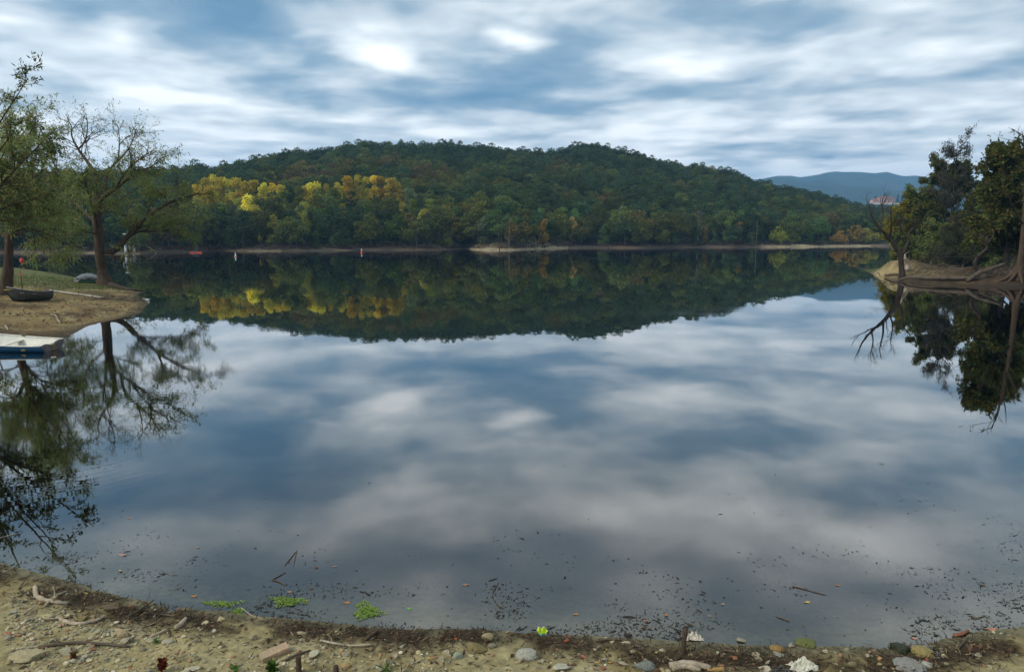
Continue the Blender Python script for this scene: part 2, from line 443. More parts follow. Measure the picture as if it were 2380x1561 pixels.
def build_terrain():
    r = np.concatenate([[0.4, 1.2, 2.2, 3.2, 4.2, 4.8], np.geomspace(5.2, 11.5, 190), np.geomspace(11.7, 600, 260), np.geomspace(612, 5600, 75)])
    th = np.radians(np.concatenate([np.arange(-180, -50, 6.0), np.arange(-50, 50, 0.2), np.arange(50, 181, 6.0)]))
    RR, TT = np.meshgrid(r, th, indexing='ij'); X = RR * np.sin(TT); Y = RR * np.cos(TT)
    x = X.ravel(); y = Y.ravel(); z = hfun(x, y); sd = sdist(x, y)
    n1 = fbm(x * .6, y * .6, 4); n2 = fbm(x * 2.3 + 40, y * 2.3, 4); n3 = fbm(x / 14, y / 14, 4)
    def mixc(c, d, f): f = np.clip(f, 0, 1)[:, None]; return c * (1 - f) + np.array(d) * f
    col = np.tile(np.array([.285, .245, .128]), (len(x), 1))                       # dry sandy silt of the beach
    col = mixc(col, (.22, .175, .08), n1 * 2.2 + .3)
    col = mixc(col, (.37, .33, .20), n2 * 1.6)
    col = mixc(col, (.135, .13, .085), np.exp(-((sd - .05) / .16) ** 2) * .85)         # grey-green wet silt at the edge
    wrack = np.exp(-((sd - .26 - .22 * n1) / .22) ** 2) * np.clip(.95 + 2.4 * n2, 0, 1)
    col = mixc(col, (.055, .04, .025), wrack * (y < 12) * 1.0)
    lb = (x < -5) & (y > 16) & (y < 95)
    c2 = np.tile(np.array([.225, .165, .075]), (len(x), 1)); c2 = mixc(c2, (.095, .065, .036), n1 * 2.8 + .38); c2 = mixc(c2, (.30, .25, .13), n2 * 2.4 - .15)
    grass = np.clip((y - 44 + x * .0 + 8 * n1) / 6, 0, 1) * np.clip((-x - 25.5 + 5 * n2) / 5, 0, 1)
    c2 = mixc(c2, (.085, .105, .032), grass * .85); c2 = mixc(c2, (.06, .05, .034), np.exp(-(sd / .55) ** 2) * .85); col[lb] = c2[lb]
    rb = (x > 12) & (y > 30) & (y < 140)
    c3 = np.tile(np.array([.050, .034, .022]), (len(x), 1)); c3 = mixc(c3, (.028, .020, .014), n1 * 2.5 + .35); c3 = mixc(c3, (.085, .058, .036), n2 * 2); c3 = mixc(c3, (.028, .022, .015), np.exp(-(sd / .8) ** 2) * .8)  # earth brown, darkened so the colour carries the shade under the trees
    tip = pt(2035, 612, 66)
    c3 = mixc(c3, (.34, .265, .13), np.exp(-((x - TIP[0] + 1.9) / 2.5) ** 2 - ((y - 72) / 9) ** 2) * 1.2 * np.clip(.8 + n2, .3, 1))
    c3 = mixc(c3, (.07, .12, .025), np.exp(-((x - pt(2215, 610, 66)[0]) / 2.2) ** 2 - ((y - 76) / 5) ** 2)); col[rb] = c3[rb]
    isf = (y > 95) & (~rb)
    c4 = np.tile(np.array([.125, .092, .072]), (len(x), 1)); c4 = mixc(c4, (.07, .055, .042), n3 * 2 + .3)
    for (bx, wd, am) in ((630, 60, .6), (1130, 55, 1.3), (1260, 75, 1.5), (1870, 75, 2.2), (1990, 40, 1.8), (770, 70, .35), (200, 90, .5)):
        ba = cdir(bx, 575); ba = ba[0] / ba[1]
        c4 = mixc(c4, (.33, .28, .18), am * np.exp(-((x / np.maximum(y, 1) - ba) / (wd / F)) ** 2) * np.exp(-np.maximum(sd, 0) / 4.0))
    c4 = mixc(c4, (.035, .042, .02), (sd - 6) / 5); c4 = mixc(c4, (.035, .055, .045), (y - 700) / 300)
    c4 = mixc(c4, (.085, .095, .07), (y > 1500) * np.clip(fbm(x / 260, y / 500, 4) * 2.4 - .35, 0, .8)); col[isf] = c4[isf]
    col = mixc(col, (.085, .075, .04), np.clip(-sd * .9 - .15, 0, 1))                # lake silt
    nr, nt = RR.shape; i = np.arange(nr - 1)[:, None] * nt; j = np.arange(nt)[None, :]; j2 = (j + 1) % nt
    Q = np.stack([i + j, i + j2, i + nt + j2, i + nt + j], -1).reshape(-1, 4)
    fy = y[Q].mean(1); fx = x[Q].mean(1); fs = sd[Q].max(1)
    reg = np.zeros(len(Q), int)
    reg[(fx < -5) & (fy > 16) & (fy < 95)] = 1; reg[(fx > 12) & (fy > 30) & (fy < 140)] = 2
    reg[(fy >= 95) & (reg != 2)] = 3; reg[fy > 1500] = 4; reg[(fs < -1.0)] = 5
    names = ['beach', 'left_bank', 'right_bank', 'wooded_hill_ground', 'mountains', 'lake_bed']
    labels = ['sandy gravel beach in the foreground with a dark wrack line', 'low bare earth bank carrying willows and rowing boats', 'brown bank under the dark trees with a pale sand spit',
              'far shore and forest floor rising as a wooded hill', 'blue hazy mountain ridge beyond the lake', 'dark silt bed under the lake water']
    V = np.stack([x, y, z], -1)
    for k in range(6):
        q = Q[reg == k]
        if not len(q): continue
        u, inv = np.unique(q, return_inverse=True)
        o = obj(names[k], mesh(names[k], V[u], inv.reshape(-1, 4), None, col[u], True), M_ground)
        tag(o, labels[k], kind='structure')


build_terrain()


def build_water():
    m = bpy.data.materials.new('lake_water'); m.use_nodes = True; t = NT(m.node_tree); t.n.clear()
    out = t.new('ShaderNodeOutputMaterial'); geo = t.new('ShaderNodeNewGeometry')
    P = geo.outputs['Position']
    def ripple(sc, stretch, strength, dist, prev=None, src=None):
        b = t.new('ShaderNodeBump'); b.inputs['Strength'].default_value = strength; b.inputs['Distance'].default_value = dist
        hgt = src if src is not None else t.noise(t.mapping(P, scale=stretch), sc, 2, .5)
        t.link(hgt, b.inputs['Height'])
        if prev is not None: t.link(prev, b.inputs['Normal'])
        return b.outputs[0]
    n = ripple(0.35, (1, 1.6, 1), 0.5, 0.0028)
    n = ripple(2.0, (1, 1.6, 1), 0.35, 0.0006, n)
    # a faint ring of wavelets spreading from the boat
    c = pt(250, 985, 15)
    m0 = t.mapping(P, loc=(-float(ground0(120, 1010)[0]), -float(ground0(120, 1010)[1]), 0))
    ln = t.new('ShaderNodeVectorMath', operation='LENGTH'); t.link(m0, ln.inputs[0]); L = ln.outputs['Value']
    wv = t.math('SINE', t.math('MULTIPLY', L, 26.0))
    env = t.math('MULTIPLY', t.mapr(L, 2.2, 3.0), t.mapr(L, 3.6, 5.0, 1, 0))
    n = ripple(0, 0, 0.3, 0.00025, n, t.math('MULTIPLY', wv, env))
    gl = t.new('ShaderNodeBsdfGlossy'); bz = t.noise(t.mapping(P, loc=(4, 2, 0), scale=(.035, .10, 1)), 1.0, 4, .6, .5)
    t.link(t.mapr(bz, .46, .66, .010, .045), gl.inputs['Roughness'])
    gl.inputs['Color'].default_value = (0.95, 0.96, 0.96, 1); t.link(n, gl.inputs['Normal'])
    fr = t.new('ShaderNodeFresnel', i_IOR=1.333); t.link(n, fr.inputs['Normal'])
    R = t.math('POWER', fr.outputs[0], 0.54)
    tr = t.new('ShaderNodeBsdfTransparent'); tr.inputs[0].default_value = (.80, .84, .78, 1)
    mx = t.new('ShaderNodeMixShader'); t.link(R, mx.inputs[0]); t.link(tr.outputs[0], mx.inputs[1]); t.link(gl.outputs[0], mx.inputs[2])
    t.link(mx.outputs[0], out.inputs['Surface'])
    va = t.new('ShaderNodeVolumeAbsorption'); va.inputs['Color'].default_value = (.30, .36, .30, 1); va.inputs['Density'].default_value = 4.5
    t.link(va.outputs[0], out.inputs['Volume'])
    b = MB(); b.box(0, 260, -2, 900, 620, 4.0)
    o = obj('lake', b.mesh('lake'), m); tag(o, 'calm dark lake mirroring the clouds and the wooded hill', kind='structure')


build_water()

# ------------------------------------------------------------------ trees
def unit(v): v = np.asarray(v, float); return v / (np.linalg.norm(v, axis=-1, keepdims=True) + 1e-9)


def leaf_quads(pos, d, length, width, R, pal, nb=None, curl=0.0):
    """n pointed leaf faces: positions, axis directions, sizes; palette = list of (weight, rgb)"""
    n = len(pos); d = unit(d + R.normal(0, .35, (n, 3)))
    nm = R.normal(0, 1, (n, 3)) if nb is None else R.normal(0, .8, (n, 3)) + nb
    s = unit(np.cross(d, nm)); L = (length * R.uniform(.6, 1.35, n))[:, None]; Wd = (width * R.uniform(.6, 1.35, n))[:, None]
    V = np.stack([pos, pos + d * L * .45 + s * Wd * .5, pos + d * L, pos + d * L * .45 - s * Wd * .5], 1)
    w = np.array([p[0] for p in pal], float); k = R.choice(len(pal), n, p=w / w.sum())
    c = np.array([p[1] for p in pal])[k] * R.uniform(.7, 1.3, (n, 1))
    Q = np.arange(n * 4).reshape(n, 4)
    return V.reshape(-1, 3), Q, np.repeat(c, 4, 0)


def grow(limbs, levels, R):
    """limbs: [(points, r0, r1)]; levels: dicts(n per metre, length, angle, up, wob, r, t0). Returns all tubes by level"""
    out = [[(np.asarray(P, float), np.linspace(a, b, len(P))) for P, a, b in limbs]]
    for lv in levels:
        kids = []
        for P, rad in out[-1]:
            seg = np.linalg.norm(np.diff(P, axis=0), axis=1); L = seg.sum()
            n = R.poisson(L * lv['n'] * (1 - lv.get('t0', .2)))
            for t in R.uniform(lv.get('t0', .2), 1.0, n):
                f = t * (len(P) - 1); i = min(int(f), len(P) - 2); p = P[i] + (f - i) * (P[i + 1] - P[i]); T = unit(P[i + 1] - P[i])
                r = rad[i]; perp = unit(np.cross(T, R.normal(0, 1, 3)))
                ang = lv['ang'] * R.uniform(.6, 1.3)
                d = T * math.cos(ang) + perp * math.sin(ang) + np.array([0, 0, lv.get('up', 0)]); d = unit(d)
                ln = lv['len'] * R.uniform(.5, 1.35) * (1 - .35 * t); m = lv.get('m', 5); q = [p]
                for _ in range(m):
                    d = unit(d + R.normal(0, lv['wob'], 3) + np.array([0, 0, lv.get('trop', 0)])); q.append(q[-1] + d * ln / m)
                r0 = min(r * .62, lv['r']); kids.append((np.array(q), np.linspace(r0, r0 * .35, m + 1)))
        out.append(kids)
    return out


def tree_thing(name, label, base, tubes, ks, bark, leafspec=None, group=None, R=None, flare=True, leaf_levels=(-1,), keep=None):
    o = thing(name, label, 'tree', tuple(base), 0, group)
    b0 = MB()
    for li, (lev, k) in enumerate(zip(tubes, ks)):
        for i, (P, rad) in enumerate(lev): b0.tube(P - base, rad, k, cap=False, jit=.18 if k > 6 else 0)
    obj('trunk', b0.mesh('trunk', True), bark, o)
    if leafspec:
        pos = []; d = []
        for li in leaf_levels:
            for P, rad in tubes[li]:
                seg = np.diff(P, axis=0); L = np.linalg.norm(seg, axis=1).sum(); n = R.poisson(L * leafspec['n'])
                if not n: continue
                f = R.uniform(.1, 1, n) * (len(P) - 1); i = np.minimum(f.astype(int), len(P) - 2)
                pos.append(P[i] + (f - i)[:, None] * seg[i]); d.append(unit(seg[i]))
        pos = np.vstack(pos); d = np.vstack(d)
        pos = pos + R.normal(0, leafspec.get('jit', .08), pos.shape)
        if keep is not None: kp = keep(pos, R); pos = pos[kp]; d = d[kp]
        dd = d * leafspec.get('along', .6) + np.array([0, 0, leafspec.get('droop', -.4)]) + R.normal(0, leafspec.get('rand', .5), d.shape)
        V, Q, c = leaf_quads(pos - base, dd, leafspec['L'], leafspec['W'], R, leafspec['pal'], np.array([0, 0, leafspec.get('nup', .6)]))
        obj('crown', mesh('crown', V, Q, None, c), M_leaf, o)
    return o


def limb(pts, Y0, r0, r1, n=None):
    """a limb traced in the picture: (x, y, depth offset)"""
    P = np.array([pt(x, y, Y0 + dy) for x, y, dy in pts]); n = n or max(6, len(P) * 3)
    return (resample(P, n), r0, r1)


# ---- the big willow with the low limb
R1 = np.random.default_rng(11)
bA = hit(244, 661); YA = bA[1]
sA = YA / F
trunkA = limb([(247, 664, 0), (240, 640, 0), (236, 619, 0), (231, 581, 0), (229, 544, 0), (225, 514, 0), (227, 470, 0), (226, 414, 0), (220, 403, -.3)], YA, .52, .16, 26)
P, _, _ = trunkA
radA = np.interp(np.linspace(0, 1, 26), [0, .05, .12, .35, .55, .8, 1], [.60, .44, .32, .27, .29, .18, .09]) * (30 * sA / .86)
LA = [limb([(238, 588, 0), (260, 586, .6), (277, 573, .8), (294, 552, 1), (316, 531, 1.2), (342, 505, 1.2), (372, 483, 1), (409, 464, .6), (447, 455, .2), (463, 446, 0)], YA, .27, .035),
      limb([(303, 547, 1), (325, 538, 1.6), (346, 537, 2), (391, 537, 2.4), (439, 544, 2.8), (452, 539, 3)], YA, .11, .02),
      limb([(226, 474, 0), (246, 453, -.4), (268, 440, -.8), (294, 418, -1.2), (316, 398, -1.5), (346, 390, -1.8), (372, 372, -2)], YA, .17, .025),
      limb([(226, 430, 0), (220, 403, .2), (201, 373, .6), (182, 347, 1), (167, 317, 1.2), (166, 291, 1.3), (149, 278, 1.4)], YA, .17, .02),
      limb([(246, 453, -.4), (249, 403, .4), (275, 373, .8), (298, 347, 1), (311, 319, 1.2), (318, 300, 1.2)], YA, .13, .015),
      limb([(268, 440, -.8), (285, 410, -2), (312, 380, -2.8), (345, 355, -3.4), (362, 345, -3.6)], YA, .10, .015),
      limb([(275, 373, .8), (277, 340, 1), (276, 300, 1.4), (268, 285, 1.5)], YA, .06, .012),
      limb([(182, 347, 1), (199, 325, .8), (203, 284, .6), (194, 250, .6)], YA, .07, .012),
      limb([(225, 520, 0), (205, 500, .8), (179, 477, 1.4), (156, 444, 2), (130, 392, 2.6), (108, 340, 3)], YA, .15, .02),
      limb([(340, 507, 1.2), (357, 451, 2), (380, 440, 2.4), (402, 436, 2.6), (425, 420, 3)], YA, .09, .015),
      limb([(240, 592, 0), (262, 594, -.6), (298, 597, -1.2), (324, 611, -1.6)], YA, .09, .02),
      limb([(228, 535, 0), (215, 480, -1.5), (200, 430, -3), (192, 395, -4)], YA, .12, .015),
      limb([(227, 500, 0), (262, 478, 2.5), (300, 450, 4), (330, 430, 5)], YA, .12, .015),
      limb([(229, 545, 0), (205, 540, -1), (180, 545, -2), (150, 552, -2.6)], YA, .08, .015)]
tubesA = grow(LA, [dict(n=2.3, len=2.3, ang=.75, up=.28, wob=.22, r=.04, t0=.2, m=6), dict(n=3.6, len=1.3, ang=.6, up=.05, wob=.22, r=.014, t0=.1, m=4, trop=.0),
                   dict(n=3.0, len=.75, ang=.55, up=-.05, wob=.2, r=.007, t0=.1, m=3, trop=-.06)], R1)
tubesA[0].insert(0, (P, radA))
pA = [(5, (.15, .19, .062)), (3, (.19, .215, .062)), (2, (.11, .15, .06)), (1, (.26, .22, .05)), (.6, (.20, .13, .04))]


def keepA(p, R):
    # leaves thin out towards the bare top
    d = p - np.array([0, 0, H]); y = CY - F * ((d[:, 2] * cp + d[:, 1] * sp) / (d[:, 1] * cp - d[:, 2] * sp))
    x = CX + F * d[:, 0] / (d[:, 1] * cp - d[:, 2] * sp)
    k = np.interp(y, [250, 330, 390, 450, 520, 570, 600, 640], [.08, .18, .45, .8, 1.0, .7, .3, .1])
    return R.random(len(p)) < np.where((x > 280) & (x < 340) & (y > 535), .12, k)


tree_thing('willow_tree', 'wide old willow with bare upper twigs and a low limb reaching over the lake', bA, tubesA, (12, 6, 4, 3), M_bark,
           dict(n=19, L=.25, W=.055, pal=pA, jit=.09, droop=-.5, along=.7, rand=.5), R=R1, leaf_levels=(-1, -2), keep=keepA)

# ---- the leafier willow at the left edge
R2 = np.random.default_rng(5)
bB = hit(14, 684); YB = bB[1]; sB = YB / F
tB = limb([(8, 690, 0), (13, 667, 0), (19, 619, 0), (21, 563, 0), (23, 507, .2), (26, 474, .3), (38, 420, .5), (48, 370, .5), (55, 330, .5)], YB, .4, .05, 24)
radB = np.interp(np.linspace(0, 1, 24), [0, .08, .3, .6, 1], [.55, .36, .24, .17, .05]) * .95
LB = []
for (x1, y1, x2, y2, x3, y3, dz, r) in ((60, 470, 95, 400, 120, 330, 1, .13), (48, 478, 93, 470, 130, 430, -1, .1), (0, 450, -40, 380, -70, 300, 1, .13), (-10, 480, -60, 440, -110, 400, -2, .12), (30, 400, 20, 330, 10, 265, -1, .1),
                                        (60, 420, 85, 360, 95, 290, 2, .1), (60, 510, 110, 490, 150, 470, 2, .1), (55, 530, 100, 540, 140, 560, -1, .08), (-10, 540, -60, 540, -110, 560, 1, .08), (40, 440, 70, 420, 110, 390, -3, .09),
                                        (20, 430, -10, 350, -20, 280, 2.5, .09), (45, 360, 70, 310, 85, 275, -1, .07), (30, 470, 50, 440, 60, 420, -4, .09), (20, 470, 0, 420, -30, 350, -4, .09), (45, 545, 85, 560, 130, 590, 1.5, .06)):
    y0 = min(560, max(y1 + 35, 470)); LB.append(limb([(23, y0, .2), (x1, y1, dz * .4), (x2, y2, dz * .8), (x3, y3, dz)], YB, r, .015))
tubesB = grow(LB, [dict(n=2.4, len=2.1, ang=.7, up=.2, wob=.22, r=.035, t0=.15, m=6), dict(n=3.8, len=1.1, ang=.6, up=0, wob=.2, r=.012, t0=.1, m=4),
                   dict(n=2.2, len=.7, ang=.5, up=-.1, wob=.2, r=.006, t0=.1, m=3, trop=-.1)], R2)
tubesB[0].insert(0, (tB[0], radB))
pB = [(5, (.36, .47, .17)), (3, (.43, .52, .19)), (2, (.26, .36, .14)), (1.2, (.44, .38, .10)), (.5, (.34, .22, .06))]
tree_thing('willow_tree', 'leafy green willow with a leaning trunk behind the dark rowing boat', bB, tubesB, (12, 6, 4, 3), M_bark,
           dict(n=19, L=.25, W=.056, pal=pB, jit=.1, droop=-.5, along=.7, rand=.5), R=R2, leaf_levels=(-1, -2))

# ---- the nearer tree whose trunk stands outside the picture; its tips and its mirror image show
R3 = np.random.default_rng(23)
cC = np.array([-22.4, 25.6]); bC = np.array([cC[0], cC[1], hz(*cC)])
top = lambda dx, dy, z: np.array([cC[0] + dx, cC[1] + dy, z])
LC = []
for (dx, dy, z, r) in ((4.5, .6, 9.6, .07), (3.6, -1.5, 10.2, .09), (5.0, -1.0, 7.6, .09), (2.0, 1.5, 11.0, .1), (-2, 0, 10.5, .1), (-3, 2, 8.5, .1), (4.6, 2.0, 8.2, .08), (4.4, -2.4, 6.6, .08),
                       (1.5, -3, 8.8, .09), (-1, -3, 8.0, .09), (4.8, .2, 5.4, .07), (3.6, -3, 8.4, .07)):
    a = top(.5, .1, 2.6 + R3.uniform(0, 1.4)); e = top(dx, dy, z); m = (a + e) / 2 + np.array([dx * .05, dy * .1, .5]); LC.append((resample([a, m, e], 9), r, .012))
tubesC = grow(LC, [dict(n=1.7, len=1.5, ang=.6, up=.15, wob=.2, r=.03, t0=.25, m=5), dict(n=3.0, len=.8, ang=.6, up=0, wob=.2, r=.01, t0=.1, m=4), dict(n=2.2, len=.42, ang=.5, up=0, wob=.2, r=.005, t0=.1, m=3)], R3)
tubesC[0].insert(0, (resample([bC - (0, 0, .3), top(.2, 0, 1.6), top(.5, .1, 3.2), top(.8, .1, 5.5), top(1, .2, 9)], 16), np.interp(np.linspace(0, 1, 16), [0, .1, .5, 1], [.42, .28, .2, .04])))
pC = [(5, (.08, .11, .04)), (3, (.11, .13, .04)), (1, (.2, .16, .045))]
tree_thing('willow_tree', 'loose willow whose outer twigs hang high against the clouds above the leafy willow', bC, tubesC, (10, 6, 4, 3), M_bark,
           dict(n=30, L=.18, W=.055, pal=pC, jit=.06, droop=-.2, along=.7, rand=.6), R=R3, leaf_levels=(-1, -2))


# ---- right bank
def auto_limbs(base, Ht, spread, n, R, r, lean=(0, 0), t_low=.25):
    Pt = resample([base - (0, 0, .2), base + (lean[0] * .3, lean[1] * .3, Ht * .3), base + (lean[0] * .7, lean[1] * .7, Ht * .65), base + (lean[0], lean[1], Ht * .97)], 14)
    L = []
    for k in range(n):
        t = R.uniform(t_low, .9); f = t * 13; i = int(f); p = Pt[i]; az = R.uniform(0, 6.283); s = spread * (1.15 - .75 * t) * R.uniform(.65, 1.15)
        e = p + np.array([math.cos(az) * s, math.sin(az) * s, Ht * R.uniform(.06, .22)]); m = (p + e) / 2 + np.array([0, 0, s * .12]) + R.normal(0, s * .06, 3)
        L.append((resample([p, m, e], 7), r * (1 - t) * .45 + .03, .012))
    return (Pt, np.interp(np.linspace(0, 1, 14), [0, .07, .5, 1], [r * 1.5, r, r * .6, .03])), L


def bank_tree(name, label, x, ybase, ytop, width, seed, pal, n=15, leaf=(.26, .15), dens=15, dY=0.0, lean=(0, 0), t_low=.2, r=.16, bark=None, up=.2, ht=None, xbase=None):
    R = np.random.default_rng(seed); b = hit(x if xbase is None else xbase, ybase); b = np.array([b[0], b[1] + dY, 0.0])
    b[2] = hz(b[0], b[1]); Ht = pt(x, ytop, b[1])[2] - b[2] if ht is None else ht
    tr, L = auto_limbs(b, Ht, width / 2 * b[1] / F, n, R, r, lean, t_low)
    tb = grow(L, [dict(n=2.8, len=1.6, ang=.75, up=up, wob=.22, r=.03, t0=.2, m=5), dict(n=3.4, len=.9, ang=.65, up=.05, wob=.22, r=.012, t0=.1, m=4)], R)
    tb[0].insert(0, tr)
    return tree_thing(name, label, b, tb, (8, 4, 3), bark or M_barkdark, dict(n=dens * 2.3, L=leaf[0], W=leaf[1], pal=pal, jit=.14, droop=-.15, along=.4, rand=.8), R=R, leaf_levels=(-1, -2), group=None)


pDk = [(5, (.10, .13, .042)), (3, (.15, .175, .05)), (1, (.24, .20, .05)), (.4, (.26, .15, .04))]
pYl = [(5, (.38, .35, .03)), (4, (.21, .25, .03)), (2, (.48, .33, .03)), (1, (.10, .14, .03))]
pGr = [(4, (.10, .10, .058)), (3, (.075, .085, .048)), (2, (.135, .115, .06))]
bank_tree('shore_tree', 'low tree with yellowing leaves behind the leaning bare tree', 2142, 606, 458, 125, 31, pYl, 30, (.32, .21), 18, 3, t_low=.06)
bank_tree('shore_tree', 'round bush with yellow autumn leaves at the foot of the dark trees', 2118, 602, 515, 80, 32, pYl, 20, (.30, .20), 18, 1, t_low=.04, r=.1)
bank_tree('shore_tree', 'tall dark green tree with a dense crown behind the fallen trunk', 2255, 612, 372, 165, 33, pDk, 38, (.36, .20), 17, 7, t_low=.25, r=.2)
bank_tree('shore_tree', 'dark bushy tree filling the space between the yellowing tree and the curved trunk', 2205, 610, 440, 110, 34, pDk, 32, (.34, .19), 17, 9, t_low=.1)
bank_tree('shore_tree', 'slender tree with a loose grey-leaved top rising above the dark crowns', 2282, 615, 318, 90, 35, [(3, (.10, .10, .085)), (2, (.07, .075, .05)), (1, (.14, .10, .06))], 16, (.24, .11), 8, 8, t_low=.5, r=.13)
bank_tree('shore_tree', 'grey green willow shrub spreading over the brown bank beside the curved trunk', 2268, 622, 500, 130, 36, pGr, 36, (.24, .06), 17, 3, t_low=.05, r=.1)
bank_tree('shore_tree', 'dense dark tree crowding behind the thick trunk with flared roots', 2372, 628, 335, 150, 37, pDk, 46, (.36, .20), 17, 2.0, t_low=.12, r=.22)
bank_tree('shore_tree', 'dark undergrowth tree with low boughs left of the thick flared trunk', 2325, 616, 430, 110, 38, pDk, 32, (.32, .18), 16, 5, t_low=.06)
bank_tree('shore_tree', 'low dark thicket between the curved trunk and the thick flared trunk', 2325, 622, 515, 120, 40, pDk, 30, (.30, .17), 17, 3, t_low=.03, r=.1)
bank_tree('shore_tree', 'low green thicket under the tall dark tree behind the fallen trunk', 2215, 616, 520, 110, 41, pDk, 28, (.30, .17), 17, 3, t_low=.03, r=.1)
bank_tree('shore_tree', 'dark olive tree standing beyond the thick flared trunk, outermost on its bank', 2470, 618, 320, 170, 39, pDk, 26, (.36, .20), 15, 6, t_low=.15, r=.22)

R4 = np.random.default_rng(44)
# leaning, nearly bare tree at the point
bL = hit(2098, 646); YL = bL[1]
LL = [limb([(2098, 647, 0), (2095, 620, 0), (2092, 593, 0), (2080, 572, 0), (2068, 554, 0), (2044, 530, 0), (2029, 509, 0), (2023, 491, 0), (2016, 470, .2)], YL, .36, .04),
      limb([(2094, 598, 0), (2103, 580, .4), (2111, 560, .8), (2113, 540, 1), (2135, 522, 1.4)], YL, .17, .03),
      limb([(2068, 554, 0), (2072, 525, -.6), (2070, 490, -1), (2078, 465, -1.2)], YL, .11, .02), limb([(2044, 530, 0), (2052, 500, .8), (2050, 470, 1.2), (2056, 450, 1.3)], YL, .09, .015),
      limb([(2056, 541, 0), (2035, 535, -.8), (2010, 520, -1.4), (2000, 500, -1.6)], YL, .07, .012), limb([(2085, 580, 0), (2062, 585, -.6), (2030, 590, -1.2)], YL, .05, .012),
      limb([(2080, 572, 0), (2092, 545, -1), (2092, 512, -1.6), (2100, 490, -2)], YL, .08, .015)]
tbL = grow(LL, [dict(n=2.1, len=1.5, ang=.7, up=.45, wob=.22, r=.03, t0=.35, m=5), dict(n=3.2, len=.75, ang=.6, up=.2, wob=.25, r=.010, t0=.1, m=4), dict(n=1.5, len=.4, ang=.6, up=.1, wob=.25, r=.006, m=3)], R4)
tbL[0][0] = (tbL[0][0][0], np.interp(np.linspace(0, 1, len(tbL[0][0][0])), [0, .06, .3, .6, 1], [.38, .26, .21, .14, .03]))
tree_thing('bare_tree', 'nearly bare dark tree leaning out over the lake at the sandy point', bL, tbL, (10, 4, 3, 3), M_barkdark,
           dict(n=1.2, L=.14, W=.06, pal=[(1, (.14, .12, .04)), (1, (.2, .12, .03))], jit=.05), R=R4)
# curved small trunk, with bare boughs
bK = hit(2274, 634); YK = bK[1]
LK = [limb([(2274, 636, 0), (2266, 614, 0), (2270, 602, 0), (2276, 593, 0), (2290, 581, 0), (2294, 575, 0), (2291, 566, 0), (2286, 555, 0), (2276, 540, .3)], YK, .21, .05),
      limb([(2292, 570, 0), (2303, 556, .4), (2312, 540, .8)], YK, .07, .012), limb([(2276, 594, 0), (2240, 598, -1), (2190, 597, -2), (2160, 596, -2.4)], YK, .05, .012), limb([(2286, 555, 0), (2290, 535, -.5), (2284, 515, -.8)], YK, .06, .012)]
tbK = grow(LK, [dict(n=1.6, len=1.3, ang=.7, up=.2, wob=.25, r=.025, t0=.35, m=5), dict(n=2.4, len=.6, ang=.6, up=.1, wob=.25, r=.009, m=4)], R4)
tree_thing('bare_tree', 'small dark trunk curving up like a hook behind the fallen logs', bK, tbK, (9, 4, 3), M_barkdark, dict(n=1.0, L=.14, W=.05, pal=pGr, jit=.05), R=R4)
# thick trunk with flared roots
bT = hit(2366, 651); YT = bT[1]
LT = [limb([(2366, 652, 0), (2369, 630, 0), (2372, 600, 0), (2375, 575, 0), (2381, 500, 0), (2383, 441, 0), (2384, 380, 0), (2381, 335, 0), (2376, 312, 0)], YT, .55, .05)]
for (dx, dy, l) in ((-1.3, -.5, 0), (-.9, .5, 0), (.8, -.8, 0), (-.4, -1.1, 0), (1.2, .3, 0), (-1.9, -.1, 0)):
    a = bT + np.array([dx * .18, dy * .18, .75]); m = bT + np.array([dx * .55, dy * .55, .18]); e = np.array([bT[0] + dx, bT[1] + dy, hz(bT[0] + dx, bT[1] + dy) - .05]); LT.append((resample([a, m, e], 8), .2, .05))
for pts, r in (([(2380, 345, 0), (2372, 329, -.3), (2350, 326, -.5), (2327, 321, -.6)], .035), ([(2379, 340, 0), (2366, 310, .2), (2372, 292, .3)], .03), ([(2380, 400, 0), (2400, 360, .5), (2410, 320, .5)], .08), ([(2376, 520, 0), (2350, 470, -1), (2330, 420, -1.5)], .09), ([(2377, 470, 0), (2400, 430, 1), (2430, 390, 1.5)], .09)):
    LT.append(limb(pts, YT, r, .01))
tbT = grow(LT[:1] + LT[7:], [dict(n=.9, len=1.5, ang=.8, up=.2, wob=.22, r=.03, t0=.45, m=5), dict(n=2.2, len=.7, ang=.6, up=.1, wob=.25, r=.01, m=4)], R4)
tbT[0] = [(LT[0][0], np.interp(np.linspace(0, 1, len(LT[0][0])), [0, .08, .2, .6, 1], [.52, .28, .2, .13, .04]))] + [(P_, np.linspace(a, b, len(P_))) for P_, a, b in LT[1:]]
tree_thing('shore_tree', 'thick reddish brown trunk with flared roots at the water, its top twigs bare', bT, tbT, (10, 4, 3), M_bark, dict(n=3, L=.26, W=.14, pal=pDk, jit=.1), R=R4)


